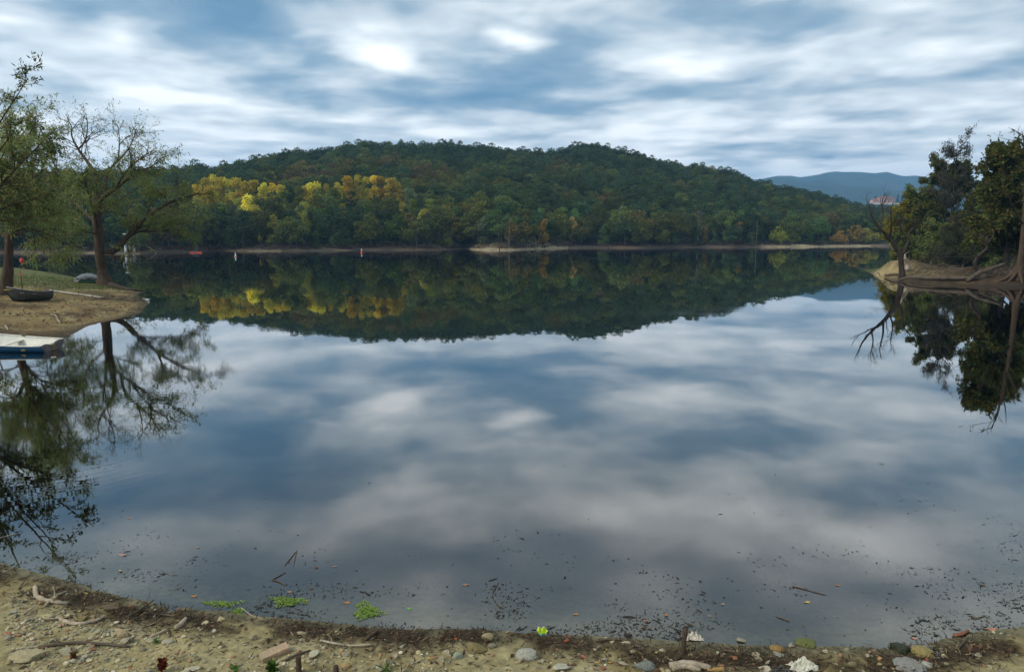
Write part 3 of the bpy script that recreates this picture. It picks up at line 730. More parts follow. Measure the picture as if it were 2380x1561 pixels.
def log_thing(name, label, cat, pts, rad, mat, k=9, twigs=0, R=R4, group=None, tw_len=.9, tw_r=.03):
    """a log or stick lying on the ground; pts in world metres"""
    P_ = resample(pts, max(6, len(pts) * 4)); base = P_[0].copy(); rr = np.interp(np.linspace(0, 1, len(P_)), np.linspace(0, 1, len(rad)), rad)
    b = MB(); b.tube(P_ - base, rr * (1 + R.normal(0, .05, len(P_))), k, True, jit=.2)
    m_ = b.mesh(name, True)
    if twigs:
        o = thing(name, label, cat, tuple(base), 0, group); obj('stem', m_, mat, o)
        for _ in range(twigs):
            i = R.integers(len(P_) // 5, len(P_)); d = unit(np.array([R.normal(), R.normal(), abs(R.normal()) * .8])); L = tw_len * R.uniform(.4, 1.3)
            q = [P_[i]]
            for s_ in range(4): d = unit(d + R.normal(0, .25, 3)); q.append(q[-1] + d * L / 4)
            b2 = MB(); b2.tube(np.array(q) - base, np.linspace(tw_r, tw_r * .3, 5), 4, True); obj('branch', b2.mesh('branch', True), mat, o)
        return o
    o = obj(name, m_, mat, None, tuple(base)); return tag(o, label, cat, group)


def onground(pts, off=0.0): return [hit(x, y) + np.array([0, 0, off + (p[0] if p else 0)]) for x, y, *p in pts]


g_ = lambda l: [np.array(hit(x, y)) + (0, 0, dz) for x, y, dz in l]
log_thing('fallen_log', 'long grey fallen trunk lying along the waterline of the brown bank', 'log', g_([(2090, 653, .1), (2116, 650, .22), (2170, 652, .2), (2244, 652, .2), (2274, 650, .15)]), [.09, .14, .17, .18, .14], M_barkgrey, 9, 7)
lg = hit(2247, 656)
log_thing('fallen_log', 'grey fallen trunk propped up slantwise against the thick flared tree', 'log', [lg + (0, 0, .12), pt(2276, 634, lg[1] + .4), pt(2305, 624, lg[1] + .8), pt(2333, 614, lg[1] + 1.2)], [.15, .19, .18, .12], M_barkgrey, 9, 4)
lg2 = hit(2348, 634)
log_thing('fallen_log', 'short grey log leaning against the foot of the thick flared trunk', 'log', [lg2 + (0, 0, .1), pt(2358, 626, lg2[1] - .3), pt(2368, 614, lg2[1] - .6)], [.13, .15, .12], M_barkgrey, 8)
st = hit(2110, 628)
log_thing('driftwood_stump', 'bleached twisted stump standing beside the leaning bare tree', 'driftwood', [st, pt(2110, 612, st[1]), pt(2104, 600, st[1] - .2), pt(2103, 590, st[1])], [.3, .2, .15, .06], M_drift, 8, 5, tw_len=.8, tw_r=.04)
log_thing('driftwood', 'bleached forked branch sticking out of the water off the sandy point', 'driftwood', [ground0(2040, 648), pt(2032, 640, ground0(2040, 648)[1]), pt(2040, 633, ground0(2040, 648)[1]), pt(2046, 642, ground0(2040, 648)[1])], [.06, .07, .06, .03], M_drift, 6)
log_thing('driftwood', 'dark flat log lying at the edge between the sandy point and the leaning tree', 'driftwood', g_([(2058, 642, .1), (2075, 641, .14), (2094, 640, .1)]), [.1, .14, .14], M_driftdark, 7)
for k in range(120):        # brushwood washed up on the brown bank
    x = R4.uniform(2105, 2370); y = R4.uniform(606, 650) if x < 2290 else R4.uniform(612, 646); p = hit(x, y); L = R4.uniform(.5, 1.9); az = R4.normal(0, .7)
    q = [p + np.array([math.cos(az) * L * t, math.sin(az) * L * t, (hz(p[0] + math.cos(az) * L * t, p[1] + math.sin(az) * L * t) - p[2]) + .05 + .45 * math.sin(t * 3.1) * R4.random()]) for t in (0, .35, .7, 1)]
    log_thing('brushwood_stick', 'grey brown stick in the brushwood washed up on the shaded bank', 'stick', q, [.028, .024, .018, .008], (M_brush, M_barkgrey, M_driftdark)[k % 3], 4, 0, R4, 'brushwood sticks on the shaded bank')
for k, (x, y, l) in enumerate(((2060, 661, 2.2), (2072, 655, 1.4), (2050, 655, 1.2))):   # twigs poking out of the water
    p = ground0(x, y); q = [p + (l * .5, 0, -.05), p + (0, 0, .1), p + (-l * .5, .1, .12 + .1 * k)]
    log_thing('twig', 'thin dark twig poking out of the water below the leaning bare tree', 'twig', q, [.03, .025, .012], M_driftdark, 4, 2, R4, 'twigs poking out of the water', .5, .012)
# root of the willow reaching into the lake
q = g_([(258, 667, .12), (285, 673, .1), (310, 676, .06)]) + [ground0(332, 677) + (0, 0, .02)]
log_thing('willow_root', 'dark root of the wide willow running out into the water', 'root', q, [.28, .2, .14, .04], M_barkdark, 8)


# ------------------------------------------------------------------ the wood across the lake
def far_crown(kind, seed, n):
    R = np.random.default_rng(seed); lob = []
    if kind == 'oak':
        Ht, rad = 11.0, 4.6
        for k in range(26):
            az = R.uniform(0, 6.283); t = R.uniform(0, 1); r = rad * (.25 + .7 * R.random()) * math.sqrt(1 - (t * .85) ** 2)
            lob.append((math.cos(az) * r * 1.1, math.sin(az) * r * 1.1, 3.6 + t * 5.9 + R.normal(0, .6), R.uniform(.6, 2.1)))
    elif kind == 'poplar':
        Ht = 16.0
        for k in range(26):
            t = R.uniform(0, 1); az = R.uniform(0, 6.283); r = 2.3 * (1 - .6 * t) * R.uniform(.3, 1)
            lob.append((math.cos(az) * r, math.sin(az) * r, 6.0 + t * 9.2, R.uniform(.7, 1.3)))
    elif kind == 'shrub':
        Ht = 5.0
        for k in range(18):
            az = R.uniform(0, 6.283); t = R.uniform(0, 1); r = 2.6 * R.uniform(.2, 1) * math.sqrt(1 - (t * .9) ** 2)
            lob.append((math.cos(az) * r, math.sin(az) * r, .5 + t * 3.6, R.uniform(.6, 1.2)))
    elif kind == 'tall':
        Ht = 13.0
        for k in range(26):
            az = R.uniform(0, 6.283); t = R.uniform(0, 1); r = 3.0 * R.uniform(.25, 1) * (1 - .55 * t)
            lob.append((math.cos(az) * r, math.sin(az) * r, 1.2 + t * 10.6, R.uniform(.8, 1.6)))
    elif kind == 'conifer':
        Ht = 14.0
        for k in range(30):
            t = R.uniform(0, 1); az = R.uniform(0, 6.283); r = 1.9 * (1 - t) * R.uniform(.4, 1)
            lob.append((math.cos(az) * r, math.sin(az) * r, 1.5 + t * 12.2, .35 + .75 * (1 - t)))
    lob = np.array(lob); w = lob[:, 3] ** 2; k = R.choice(len(lob), n, p=w / w.sum())
    d = unit(R.normal(0, 1, (n, 3)) + (0, 0, .35)); pos = lob[k, :3] + d * (lob[k, 3] * R.uniform(.55, 1.05, n) ** .5)[:, None] * (1, 1, .8)
    s = {'oak': .62, 'poplar': .5, 'shrub': .42, 'tall': .55, 'conifer': .5}[kind]
    pal = [(3, (1, 1, 1)), (2, (.7, .8, .75)), (1.5, (1.25, 1.2, 1.0)), (.25, (1.5, 1.2, .7))]
    V, Q, c = leaf_quads(pos, unit(R.normal(0, 1, (n, 3))), s, s * .75, R, pal, d * 1.3)
    ground_r = lob
    tb = MB(); top_z = Ht * (.55 if kind != 'conifer' else .8)
    tb.tube(resample([(0, 0, -.6), (R.normal(0, .15), R.normal(0, .15), Ht * .3), (R.normal(0, .3), R.normal(0, .3), top_z)], 5), np.linspace(.24, .1, 5), 5, False)
    for q in lob[:: 3]:
        a = np.array([0, 0, min(Ht * .45, max(.8, q[2] - 2.2))]); tb.tube(np.stack([a, (a + q[:3]) / 2 + (0, 0, .2), q[:3]]), [.1, .07, .03], 3, False)
    cm = mesh(kind + '_crown', V, Q, None, c); cm.materials.append(M_leaf)
    tm = tb.mesh(kind + '_trunk', True); tm.materials.append(M_farbark)
    return cm, tm, (V, Q, c, tb)


def bare_mesh(seed, Ht=9.0):
    R = np.random.default_rng(seed); tr = resample([(0, 0, -.5), (R.normal(0, .2), 0, Ht * .4), (R.normal(0, .4), 0, Ht)], 8); b = MB(); b.tube(tr, np.linspace(.10, .02, 8), 5, False)
    L = []
    for k in range(9):
        i = R.integers(2, 8); az = R.uniform(0, 6.28); l = R.uniform(1.0, 2.4); L.append((resample([tr[i], tr[i] + (math.cos(az) * l * .5, math.sin(az) * l * .5, l * .5), tr[i] + (math.cos(az) * l * .8, math.sin(az) * l * .8, l * 1.1)], 5), .035, .010))
    for lev in grow(L, [dict(n=2.5, len=.9, ang=.6, up=.3, wob=.2, r=.03, m=3)], R):
        for P_, r_ in lev: b.tube(P_, r_, 3, False)
    m_ = b.mesh('bare_trunk', True); m_.materials.append(M_barkgrey if seed % 3 else M_farpale); return m_


PRO = {k: [far_crown(k, 100 * i + j, n) for j in range(c)] for i, (k, n, c) in enumerate((('oak', 2300, 5), ('poplar', 1700, 4), ('shrub', 1100, 3), ('tall', 1900, 4), ('conifer', 900, 2)))}
NATH = {'oak': 10.6, 'poplar': 16.2, 'shrub': 5.0, 'tall': 12.8, 'conifer': 14.2}
DARK = (.066, .100, .044); OLIVE = (.125, .150, .048); RUST = (.160, .130, .052); LIME = (.19, .22, .05); GOLD = (.64, .47, .06); YELLOW = (.60, .51, .08); PALE = (.18, .22, .12); GREEN = (.115, .18, .06); BROWN = (.12, .10, .055)


def far_tree(kind, x, y, height, color, label, group, name='tree', width=1.0, seed=None, cat='tree'):
    cm, tm, _ = PRO[kind][random.randrange(len(PRO[kind])) if seed is None else seed]
    s = height / NATH[kind]; o = thing(name, label, cat, (x, y, hz(x, y) - .1), random.uniform(0, 6.28), group); o.scale = (s * width, s * width, s)
    t_ = bpy.data.objects.new('trunk', tm); COL.objects.link(t_); t_.parent = o
    c_ = bpy.data.objects.new('crown', cm); COL.objects.link(c_); c_.parent = o
    v = random.uniform(.8, 1.2) * (1.0 if color in (DARK, OLIVE, RUST, LIME, GOLD, YELLOW, PALE, GREEN) else 1.6); c_.color = (color[0] * v, color[1] * v, color[2] * v, 1)
    return o


def spot(px, dY):
    """a point dY metres behind the far shoreline in the picture column px"""
    d = cdir(px, 565); a = d[0] / d[1]; Y = float(np.interp(a, far_a, far_Y)) + dY; return a * Y, Y


def top_height(px, ytop, x, y): return pt(px, ytop, y)[2] - hz(x, y)


taken = []
# golden poplars half way up, placed by the tops that catch the eye
GP = 'golden poplars on the far slope'
for (px, yt, col, dY) in [(468, 432, GOLD, 30), (484, 414, YELLOW, 40), (500, 410, YELLOW, 44), (518, 408, YELLOW, 42), (538, 411, YELLOW, 42), (556, 416, YELLOW, 40), (492, 436, GOLD, 28), (578, 421, YELLOW, 40), (596, 420, YELLOW, 42), (618, 424, YELLOW, 40), (640, 422, GOLD, 44), (658, 426, YELLOW, 40),
                          (712, 429, YELLOW, 40), (728, 426, YELLOW, 42), (745, 428, YELLOW, 40), (766, 427, YELLOW, 42), (790, 424, YELLOW, 42), (814, 412, GOLD, 46), (832, 410, YELLOW, 46), (850, 413, YELLOW, 46), (872, 411, GOLD, 48), (890, 413, GOLD, 48), (910, 414, YELLOW, 46), (932, 420, YELLOW, 44)]:
    x, y = spot(px, dY); taken.append((x, y))
    far_tree('poplar', x, y, top_height(px, yt - 2 + random.uniform(-6, 4), x, y), col, 'golden yellow poplar crown in the band across the far slope', GP, 'poplar_tree', random.uniform(.85, 1.25))
for (px, yt, col, dY) in [(700, 432, LIME, 36), (955, 436, PALE, 40), (975, 448, PALE, 36), (1000, 462, LIME, 30), (780, 432, LIME, 34), (665, 440, LIME, 32)]:
    x, y = spot(px, dY); taken.append((x, y)); far_tree('poplar', x, y, top_height(px, yt, x, y), col, 'pale green poplar fading to yellow among the golden ones', 'pale poplars on the far slope', 'poplar_tree', 1.3)
Ry = np.random.default_rng(8)
for k in range(16):
    px = Ry.uniform(455, 1010); yt = Ry.uniform(448, 500) if px < 900 else Ry.uniform(455, 490); x, y = spot(px, np.interp(yt, [440, 500], [30, 8]) + Ry.normal(0, 2)); taken.append((x, y))
    far_tree(('tall', 'poplar')[k % 2], x, y, max(5, top_height(px, yt, x, y)), [(.20, .205, .045), (.26, .24, .05), (.15, .19, .05)][k % 3], 'yellowing green tree on the slope below the golden poplars', 'yellowing trees below the golden poplars', 'woodland_tree', Ry.uniform(.8, 1.2))
U = [('tall', 582, 452, 24, YELLOW, 1.2, 'straggly yellow tree below the golden band, above the washed-up branches'), ('tall', 602, 478, 16, YELLOW, .8, 'thin yellow tree hanging with leaves close to the far shore'), ('tall', 608, 520, 8, YELLOW, .6, 'small yellow sapling against dark trees at the far shore'),
     ('oak', 446, 470, 16, LIME, .9, 'yellow green tree behind the long limb of the wide willow'), ('tall', 425, 500, 10, (.14, .15, .03), .9, 'yellowish tree behind the limb end of the wide willow'),
     ('tall', 705, 472, 16, PALE, 1.0, 'pale grey green tree with an open crown near the far shore'), ('oak', 690, 508, 6, GREEN, .8, 'mid green tree overhanging the heap of washed-up branches'),
     ('tall', 1032, 466, 14, (.22, .20, .06), 1.1, 'tall straw yellow tree with see-through top on the far shore'), ('oak', 1056, 500, 5, (.20, .18, .035), 1.0, 'broad yellow green tree on the far shore next to the pale sandbar'),
     ('shrub', 1040, 540, 2, LIME, 1.0, 'small lime green bush at the foot of the broad yellow green tree'), ('oak', 930, 505, 5, (.06, .10, .025), 1.15, 'bulky green tree draped with climbers on the far shore'), ('oak', 985, 505, 5, (.055, .09, .025), 1.0, 'green tree draped with climbers next to the straw yellow tree'),
     ('tall', 1126, 495, 7, (.13, .16, .11), 1.0, 'pale grey green willow behind the sandbar of the far shore'), ('oak', 1165, 484, 9, GREEN, 1.0, 'fresh green round tree behind the pale sandbar'), ('oak', 1225, 505, 5, (.12, .13, .03), .8, 'yellow green tree beside the rust coloured one by the sandbar'), ('tall', 1262, 505, 5, (.20, .14, .03), .9, 'rust and gold tree standing by the pale sandbar'),
     ('tall', 1334, 500, 5, (.24, .18, .07), .8, 'straw coloured half bare tree at the end of the sandbar'), ('tall', 1480, 505, 6, (.14, .14, .03), .9, 'yellowish tree with drooping boughs among dark ones on the far shore'), ('tall', 1640, 522, 4, (.26, .22, .04), .55, 'slim yellow tree near the bare grey trees of the far shore'), ('tall', 1690, 500, 7, (.09, .12, .03), .9, 'light green tree beside the orange one on the far shore'),
     ('tall', 1716, 508, 5, (.20, .13, .035), .9, 'orange tinged tree at the far shore before the lime bush'), ('shrub', 1812, 522, 3, (.19, .22, .04), .9, 'bright lime green bush standing alone by the far sand'), ('shrub', 1838, 532, 5, (.11, .12, .03), 1.0, 'olive bush beside the bright lime green bush'),
     ('shrub', 1955, 532, 3, (.26, .16, .04), 1.2, 'orange shrub above the pale far sand'), ('shrub', 1990, 518, 5, (.22, .17, .04), 1.2, 'gold and green shrub at the end of the pale far sand'), ('shrub', 2018, 528, 4, (.17, .16, .035), 1.2, 'yellow green shrub close behind the leaning bare tree'), ('oak', 1900, 500, 14, GREEN, 1.0, 'round green tree above the brown scrub of the far shore'),
     ('oak', 860, 520, 5, (.06, .08, .03), .9, 'mixed green tree above the red and white marker'), ('shrub', 790, 535, 2, (.07, .11, .045), 1.3, 'bluish green bush leaning over the far waterline'), ('shrub', 640, 545, 2, (.085, .12, .03), 1.2, 'fresh green bush above the heap of washed-up branches'), ('shrub', 548, 540, 2, (.045, .07, .03), 1.4, 'dark green bush close to the far waterline')]
for (k, px, yt, dY, col, w, lab) in U:
    x, y = spot(px, dY + 3); taken.append((x, y)); far_tree(k, x, y, max(3.0, top_height(px, yt, x, y)), col, lab, None, 'lakeside_tree' if k != 'shrub' else 'bush', w, None, 'tree' if k != 'shrub' else 'bush')
for i, (px, dY, h_, lab) in enumerate(((1183, 6, 8.5, 'thin bare tree with a white trunk behind the sandbar'), (1158, 5, 8, 'slender white trunk rising straight from the sandbar'), (1600, 6, 12, 'tall bare grey tree in the dark far wood'), (1622, 5, 12, 'bare grey tree leaning beside the tall bare one'), (1585, 7, 12, 'bare brownish tree left of the tall bare grey one'),
                                       (780, 5, 10, 'dead white tree trunk among green trees near the far shore'), (1757, 4, 10, 'bare pale tree next to the orange tinged one'), (560, 8, 12, 'thin pale trunk leaning under the golden poplars'), (500, 7, 11, 'pale dead trunk close to the red kayak'), (1440, 6, 12, 'thin bare trunk in the dark trees past the sandbar'))):
    x, y = spot(px, dY); o = thing('bare_tree', lab, 'tree', (x, y, hz(x, y)), random.uniform(0, 6)); s_ = h_ / 9.0; o.scale = (s_,) * 3
    obj('trunk', bare_mesh(300 + i), None, o)

# the nearest trees of the wood, one by one
G0 = [('oak', DARK, 'dark green round-crowned tree in the wood across the lake'), ('oak', OLIVE, 'olive green round-crowned tree in the wood across the lake'), ('tall', GREEN, 'narrow mid green tree in the wood across the lake'),
      ('tall', DARK, 'narrow dark green tree in the wood across the lake'), ('oak', RUST, 'rust brown oak turning colour in the wood across the lake'), ('oak', (.085, .092, .024), 'yellowish green oak in the wood across the lake')]
Rf = np.random.default_rng(77)
cand = []
for row in range(9):
    dY = 3.2 + row * 6.4
    aa = -.86
    while aa < .80:
        Y = float(np.interp(aa, far_a, far_Y)) + dY + Rf.normal(0, 1.3); cand.append((aa * Y + Rf.normal(0, .8), Y, row)); aa += Rf.uniform(5.6, 8.4) / Y
TK = np.array(taken)
near = []
for (x, y, row) in cand:
    if hfun([x], [y])[0] < .3: continue
    if np.min(np.hypot(TK[:, 0] - x, TK[:, 1] - y)) < 3.2: continue
    pq = CX + F * (x / y) * .99
    if row == 0 and (1092 < pq < 1200 or 1240 < pq < 1345 or 1780 < pq < 2020): continue
    near.append((x, y, row))
near.sort(key=lambda q: q[2] + Rf.normal(0, .01)); ind, rest = near[:262], near[262:]
for (x, y, row) in ind:
    pxx = CX + F * (x / y) * .98
    p = [4, 2, 2.4, 2, .5, .8] if pxx < 1000 else [2.5, 3, 2.6, 1.5, 1.1, 1.6]
    k = Rf.choice(6, p=np.array(p) / sum(p)); kind, col, lab = G0[k]
    hh = Rf.uniform(7.5, 12.5) if row > 0 else Rf.uniform(5, 9.5)
    if 1850 < pxx < 2080 and row < 3: hh *= .5
    far_tree(kind, x, y, hh, col, lab, lab.split(' in the')[0] + 's across the lake', 'woodland_tree', Rf.uniform(.9, 1.25))

# the rest of the wood reads as one mass
pts = [(x, y) for x, y, r in rest]
for row in range(52):
    dY = 5 + 9 * 6.4 + row * 5.4; aa = -.9
    while aa < .85:
        Y = float(np.interp(aa, far_a, far_Y)) + dY + Rf.normal(0, 1.5)
        if Y < float(np.interp(aa, crest_a, crest_Y)) + 45: pts.append((aa * Y + Rf.normal(0, 1), Y))
        aa += Rf.uniform(4.8, 7.0) / Y
pts = np.array(pts); zz = hfun(pts[:, 0], pts[:, 1]); keepm = zz > 1.0; pts = pts[keepm]; zz = zz[keepm]
npt = len(pts); rustn = fbm(pts[:, 0] / 30, pts[:, 1] / 30, 3)
pro_col = bpy.data.collections.new('wood_prototypes'); n_pro = 0
protos = []
for ci, (col, kinds) in enumerate(((DARK, ('oak',)), (OLIVE, ('oak',)), (RUST, ('oak',)), ((.075, .10, .034), ('oak', 'tall')), ((.14, .145, .036), ('oak',)))):
    for kd in kinds:
        for vi in range(2):
            V, Q, c, tb = PRO[kd][vi + (ci % 2) * 2][2]
            me = mesh('wood_proto', V, Q, None, c * np.array(col)); me.materials.append(M_leaf)
            po = bpy.data.objects.new('proto_%02d' % n_pro, me); pro_col.objects.link(po); protos.append(ci); n_pro += 1
protos = np.array(protos)
cls = np.where(rustn > .32, 2, np.where(rustn > .16, 4, np.where(rustn > .02, 1, np.where(Rf.random(npt) < .55, 0, 3))))
cls = np.where((pts[:, 1] > np.interp(pts[:, 0] / pts[:, 1], crest_a, crest_Y) - 45) & (Rf.random(npt) < .85), 0, cls)
cls = np.where(Rf.random(npt) < .15, Rf.choice([0, 1, 3], npt), cls)
pid = np.array([Rf.choice(np.flatnonzero(protos == c)) for c in cls], np.int32)
wm = bpy.data.meshes.new('wood_points'); wm.vertices.add(npt); wm.vertices.foreach_set('co', np.column_stack([pts, zz - .2]).astype(np.float32).ravel())
for nm, typ, val in (('pid', 'INT', pid), ('rz', 'FLOAT', Rf.uniform(0, 6.28, npt).astype(np.float32)), ):
    a_ = wm.attributes.new(nm, typ, 'POINT'); a_.data.foreach_set('value', val)
wsc = Rf.uniform(.72, 1.28, (npt, 1)) * np.ones((1, 3)); wsc[:, 2] = Rf.uniform(.78, 1.06, npt); a_ = wm.attributes.new('sc', 'FLOAT_VECTOR', 'POINT'); a_.data.foreach_set('vector', wsc.astype(np.float32).ravel())
wood = obj('wood', wm); tag(wood, 'dense dark oak wood covering the upper hill to its crest', kind='stuff')
ng = bpy.data.node_groups.new('scatter_wood', 'GeometryNodeTree'); ng.interface.new_socket('Geometry', in_out='INPUT', socket_type='NodeSocketGeometry'); ng.interface.new_socket('Geometry', in_out='OUTPUT', socket_type='NodeSocketGeometry')
nn = ng.nodes; gi = nn.new('NodeGroupInput'); go = nn.new('NodeGroupOutput'); iop = nn.new('GeometryNodeInstanceOnPoints'); cinf = nn.new('GeometryNodeCollectionInfo')
cinf.inputs['Collection'].default_value = pro_col; cinf.inputs['Separate Children'].default_value = True; cinf.inputs['Reset Children'].default_value = True


def attr_node(nm, dt):
    q = nn.new('GeometryNodeInputNamedAttribute'); q.data_type = dt; q.inputs['Name'].default_value = nm; return q.outputs['Attribute']


cxyz = nn.new('ShaderNodeCombineXYZ'); L_ = ng.links; L_.new(attr_node('rz', 'FLOAT'), cxyz.inputs[2])
L_.new(gi.outputs[0], iop.inputs['Points']); L_.new(cinf.outputs[0], iop.inputs['Instance']); iop.inputs['Pick Instance'].default_value = True
L_.new(attr_node('pid', 'INT'), iop.inputs['Instance Index']); L_.new(cxyz.outputs[0], iop.inputs['Rotation']); L_.new(attr_node('sc', 'FLOAT_VECTOR'), iop.inputs['Scale']); L_.new(iop.outputs[0], go.inputs[0])
md = wood.modifiers.new('scatter', 'NODES'); md.node_group = ng

# low scrub along the far bank
def scrub(name, label, x0, x1, col, n, d0, d1, hgt):
    R = np.random.default_rng(int(x0)); P_ = []
    for _ in range(n):
        x, y = spot(R.uniform(x0, x1), R.uniform(d0, d1)); P_.append((x, y))
    P_ = np.array(P_); z = hfun(P_[:, 0], P_[:, 1]); m_ = 16; pos = np.repeat(np.column_stack([P_, z]), m_, 0)
    pos = pos + R.normal(0, 1, pos.shape) * (.8, .6, .35) * hgt + (0, 0, .35 * hgt)
    pos[:, 2] = np.maximum(pos[:, 2], np.repeat(z, m_) + .02)
    V, Q, c = leaf_quads(pos, R.normal(0, .5, pos.shape) + (0, 0, .6), .45, .22, R, [(3, col), (1, tuple(q * 1.4 for q in col)), (1, tuple(q * .6 for q in col))], np.array([0, -.5, .6]))
    tag(obj(name, mesh(name, V, Q, None, c), M_leaf), label, kind='stuff')


scrub('scrub', 'brown bare scrub along the far bank under the trees', 60, 1350, (.10, .068, .045), 420, 1.5, 7, .7)
scrub('scrub', 'brown and purple scrub above the far sand near the lime bush', 1350, 2010, (.085, .062, .045), 420, 2, 9, .9)
scrub('grass_patch', 'pale green rushes above the far sand beside the orange shrub', 1855, 1945, (.10, .135, .05), 110, 5, 9, .8)
scrub('undergrowth', 'dark undergrowth at the foot of the far wood', 0, 2250, (.03, .04, .018), 900, 5, 14, 1.3)

# ---- villa with its conifers, far beyond
M_pink = principled('pink_plaster', (.62, .36, .30), .9, .2, .15, 0); M_tile = principled('roof_tiles', (.30, .15, .10), .9, .5, .2, 0); M_dark = principled('dark_glass', (.06, .055, .05), .4, 1, .1, 0)
M_white = principled('white_paint', (.72, .72, .68), .6, 3, .12, .1); M_offwhite = principled('old_white_paint', (.66, .64, .55), .65, 5, .18, .15)
vz = pt(2052, 471, VILLA_Y)[2]
vl = thing('villa', 'long pink villa with low tiled roofs on the distant rise', 'house', (VX, VILLA_Y, vz))
b = MB(); b.box(4, 0, 3.2, 26, 12, 9.4); obj('wall', b.mesh('wall'), M_pink, vl)
b = MB(); b.box(-14.2, 1, 1.7, 10.3, 10, 6.4); obj('wall', b.mesh('wall'), M_pink, vl)
def hip(cx, cy, z, sx, sy, h):
    v = np.array([[-sx, -sy, 0], [sx, -sy, 0], [sx, sy, 0], [-sx, sy, 0], [-sx + sy, 0, h], [sx - sy, 0, h]]) + (cx, cy, z); b = MB(); b.add(v, [[0, 1, 5, 4], [2, 3, 4, 5]], [[1, 2, 5], [3, 0, 4]]); return b.mesh('roof')
rf_ = obj('roof', hip(4, 0, 7.95, 13.8, 6.8, 2.6), M_tile, vl)
for cx_ in (-3, 9): b = MB(); b.box(cx_, .5, 10.4, 1.1, .9, 1.8); obj('chimney', b.mesh('chimney'), M_pink, rf_)
obj('roof', hip(-14.4, 1, 4.95, 5.7, 5.6, 2.4), M_tile, vl)
wmesh = None
for r_ in range(2):
    for k in range(9):
        b = MB(); b.box(0, 0, 0, 1.2, .16, 1.9); wmesh = wmesh or b.mesh('window'); obj('window', wmesh, M_dark, vl, (-6.9 + k * 2.72, -6.05, 1.9 + r_ * 3.5))
for k in range(3): obj('window', wmesh, M_dark, vl, (-17.2 + k * 2.9, -4.05, 2.4))
b = MB(); b.box(2, -9, -2.4, 44, .8, 2.6); obj('terrace_wall', b.mesh('terrace_wall'), M_offwhite, vl)
for i, (px, yt) in enumerate(((2036, 450), (2058, 447), (2066, 452), (2078, 455), (2088, 450), (2098, 447), (2112, 453), (2122, 452), (2131, 447), (2146, 455), (2158, 446), (2172, 455), (2105, 458), (2140, 458), (2070, 458))):
    p = pt(px, yt, VILLA_Y + 18); z0 = hz(p[0], p[1]); o = far_tree('conifer', p[0], p[1], max(8, p[2] - z0), (.03, .045, .022), 'dark conifer standing by the distant pink villa', 'conifers by the villa', 'conifer_tree', 1.5)

# ---- white lookout on legs at the far left shore
TW = ground0(308, 588.5); TWy = TW[1] - 1.0; x0 = pt(308, 588, TWy)[0]; s_ = TWy / F
M_steel = principled('white_steel', (.80, .83, .85), .5, 2, .1, .0)
tw = thing('lookout_tower', 'white steel lookout cabin on legs behind the limb of the wide willow', 'tower', (x0, TWy, -.6))
zt = pt(308, 543.5, TWy)[2] + .6; zp = pt(308, 567, TWy)[2] + .6; hw = 11 * s_
for sx in (-1, 1):
    for sy in (-1, 1):
        b = MB(); b.box(0, 0, zp / 2, .5, .5, zp); obj('leg', b.mesh('leg'), M_steel, tw, (sx * hw * .85, sy * hw * .85, 0))
        b = MB(); b.box(0, 0, (zt - zp) / 2, .2, .2, zt - zp - .2); obj('post', b.mesh('post'), M_steel, tw, (sx * hw * .85, sy * hw * .85, zp + .1))
b = MB(); b.box(0, 0, zp, hw * 2.7, hw * 2.7, .18); plat = obj('platform', b.mesh('platform'), M_steel, tw)
b = MB(); b.box(0, 0, zt, hw * 2.3, hw * 2.3, .16); obj('roof', b.mesh('roof'), M_steel, tw)
for (cx_, cy_, sx, sy) in ((0, -1, 1, 0), (0, 1, 1, 0), (-1, 0, 0, 1), (1, 0, 0, 1)):
    b = MB(); b.box(cx_ * hw * .85, cy_ * hw * .85, zp + .55, (hw * 1.6 if sx else .08), (hw * 1.6 if sy else .08), .85); obj('panel', b.mesh('panel'), M_steel, tw)
    b = MB(); b.box(cx_ * hw * 1.3, cy_ * hw * 1.3, zp + 1.05, (hw * 2.6 if sx else .05), (hw * 2.6 if sy else .05), .06); obj('railing', b.mesh('railing'), M_steel, plat)
for sx in (-1, 1):
    for sy in (-1, 1): b = MB(); b.box(sx * hw * 1.3, sy * hw * 1.3, zp + .58, .06, .06, 1.0); obj('railing_post', b.mesh('railing_post'), M_steel, plat)

# ---- markers, kayak, post, washed-up branches on the far shore
M_red = principled('red_paint', (.55, .09, .05), .5, 3, .15, 0); M_blue = principled('blue_cloth', (.05, .13, .30), .8, 5, .2, 0)
def lathe(prof, k=14):
    th = np.arange(k) / k * 6.28318; b = MB(); G = np.array([[(r * math.cos(t), r * math.sin(t), z) for t in np.append(th, 0)] for r, z in prof]); b.grid(G); return b
def buoy(px, py, mats, label):
    p = ground0(px, py); o = thing('buoy', label, 'buoy', (p[0], p[1], 0)); k = .75 * p[1] / 175
    obj('float', lathe([(0, -.25), (.42 * k, -.12), (.46 * k, .05), (.2 * k, .45 * k), (.1 * k, .7 * k), (0, .7 * k)]).mesh('float', True), mats[0], o)
    obj('band', lathe([(.47 * k, .0), (.475 * k, .05), (.43 * k, .13)]).mesh('band', True), M_red, o)
    obj('topmark', lathe([(0, .68 * k), (.2 * k, .7 * k), (.2 * k, 1.3 * k), (0, 1.32 * k)]).mesh('topmark'), mats[1], o)
buoy(547.5, 596.5, (M_white, M_white), 'white marker buoy with a red band floating off the far shore')
buoy(840.5, 587.5, (M_red, M_white), 'red marker buoy with a white top floating off the far shore')
kp = ground0(455, 587.5); kx, ky = kp[0], kp[1]
kk = thing('kayak', 'small red kayak near the far shore below the golden poplars', 'kayak', (kx, ky, 0), .12)
G = []
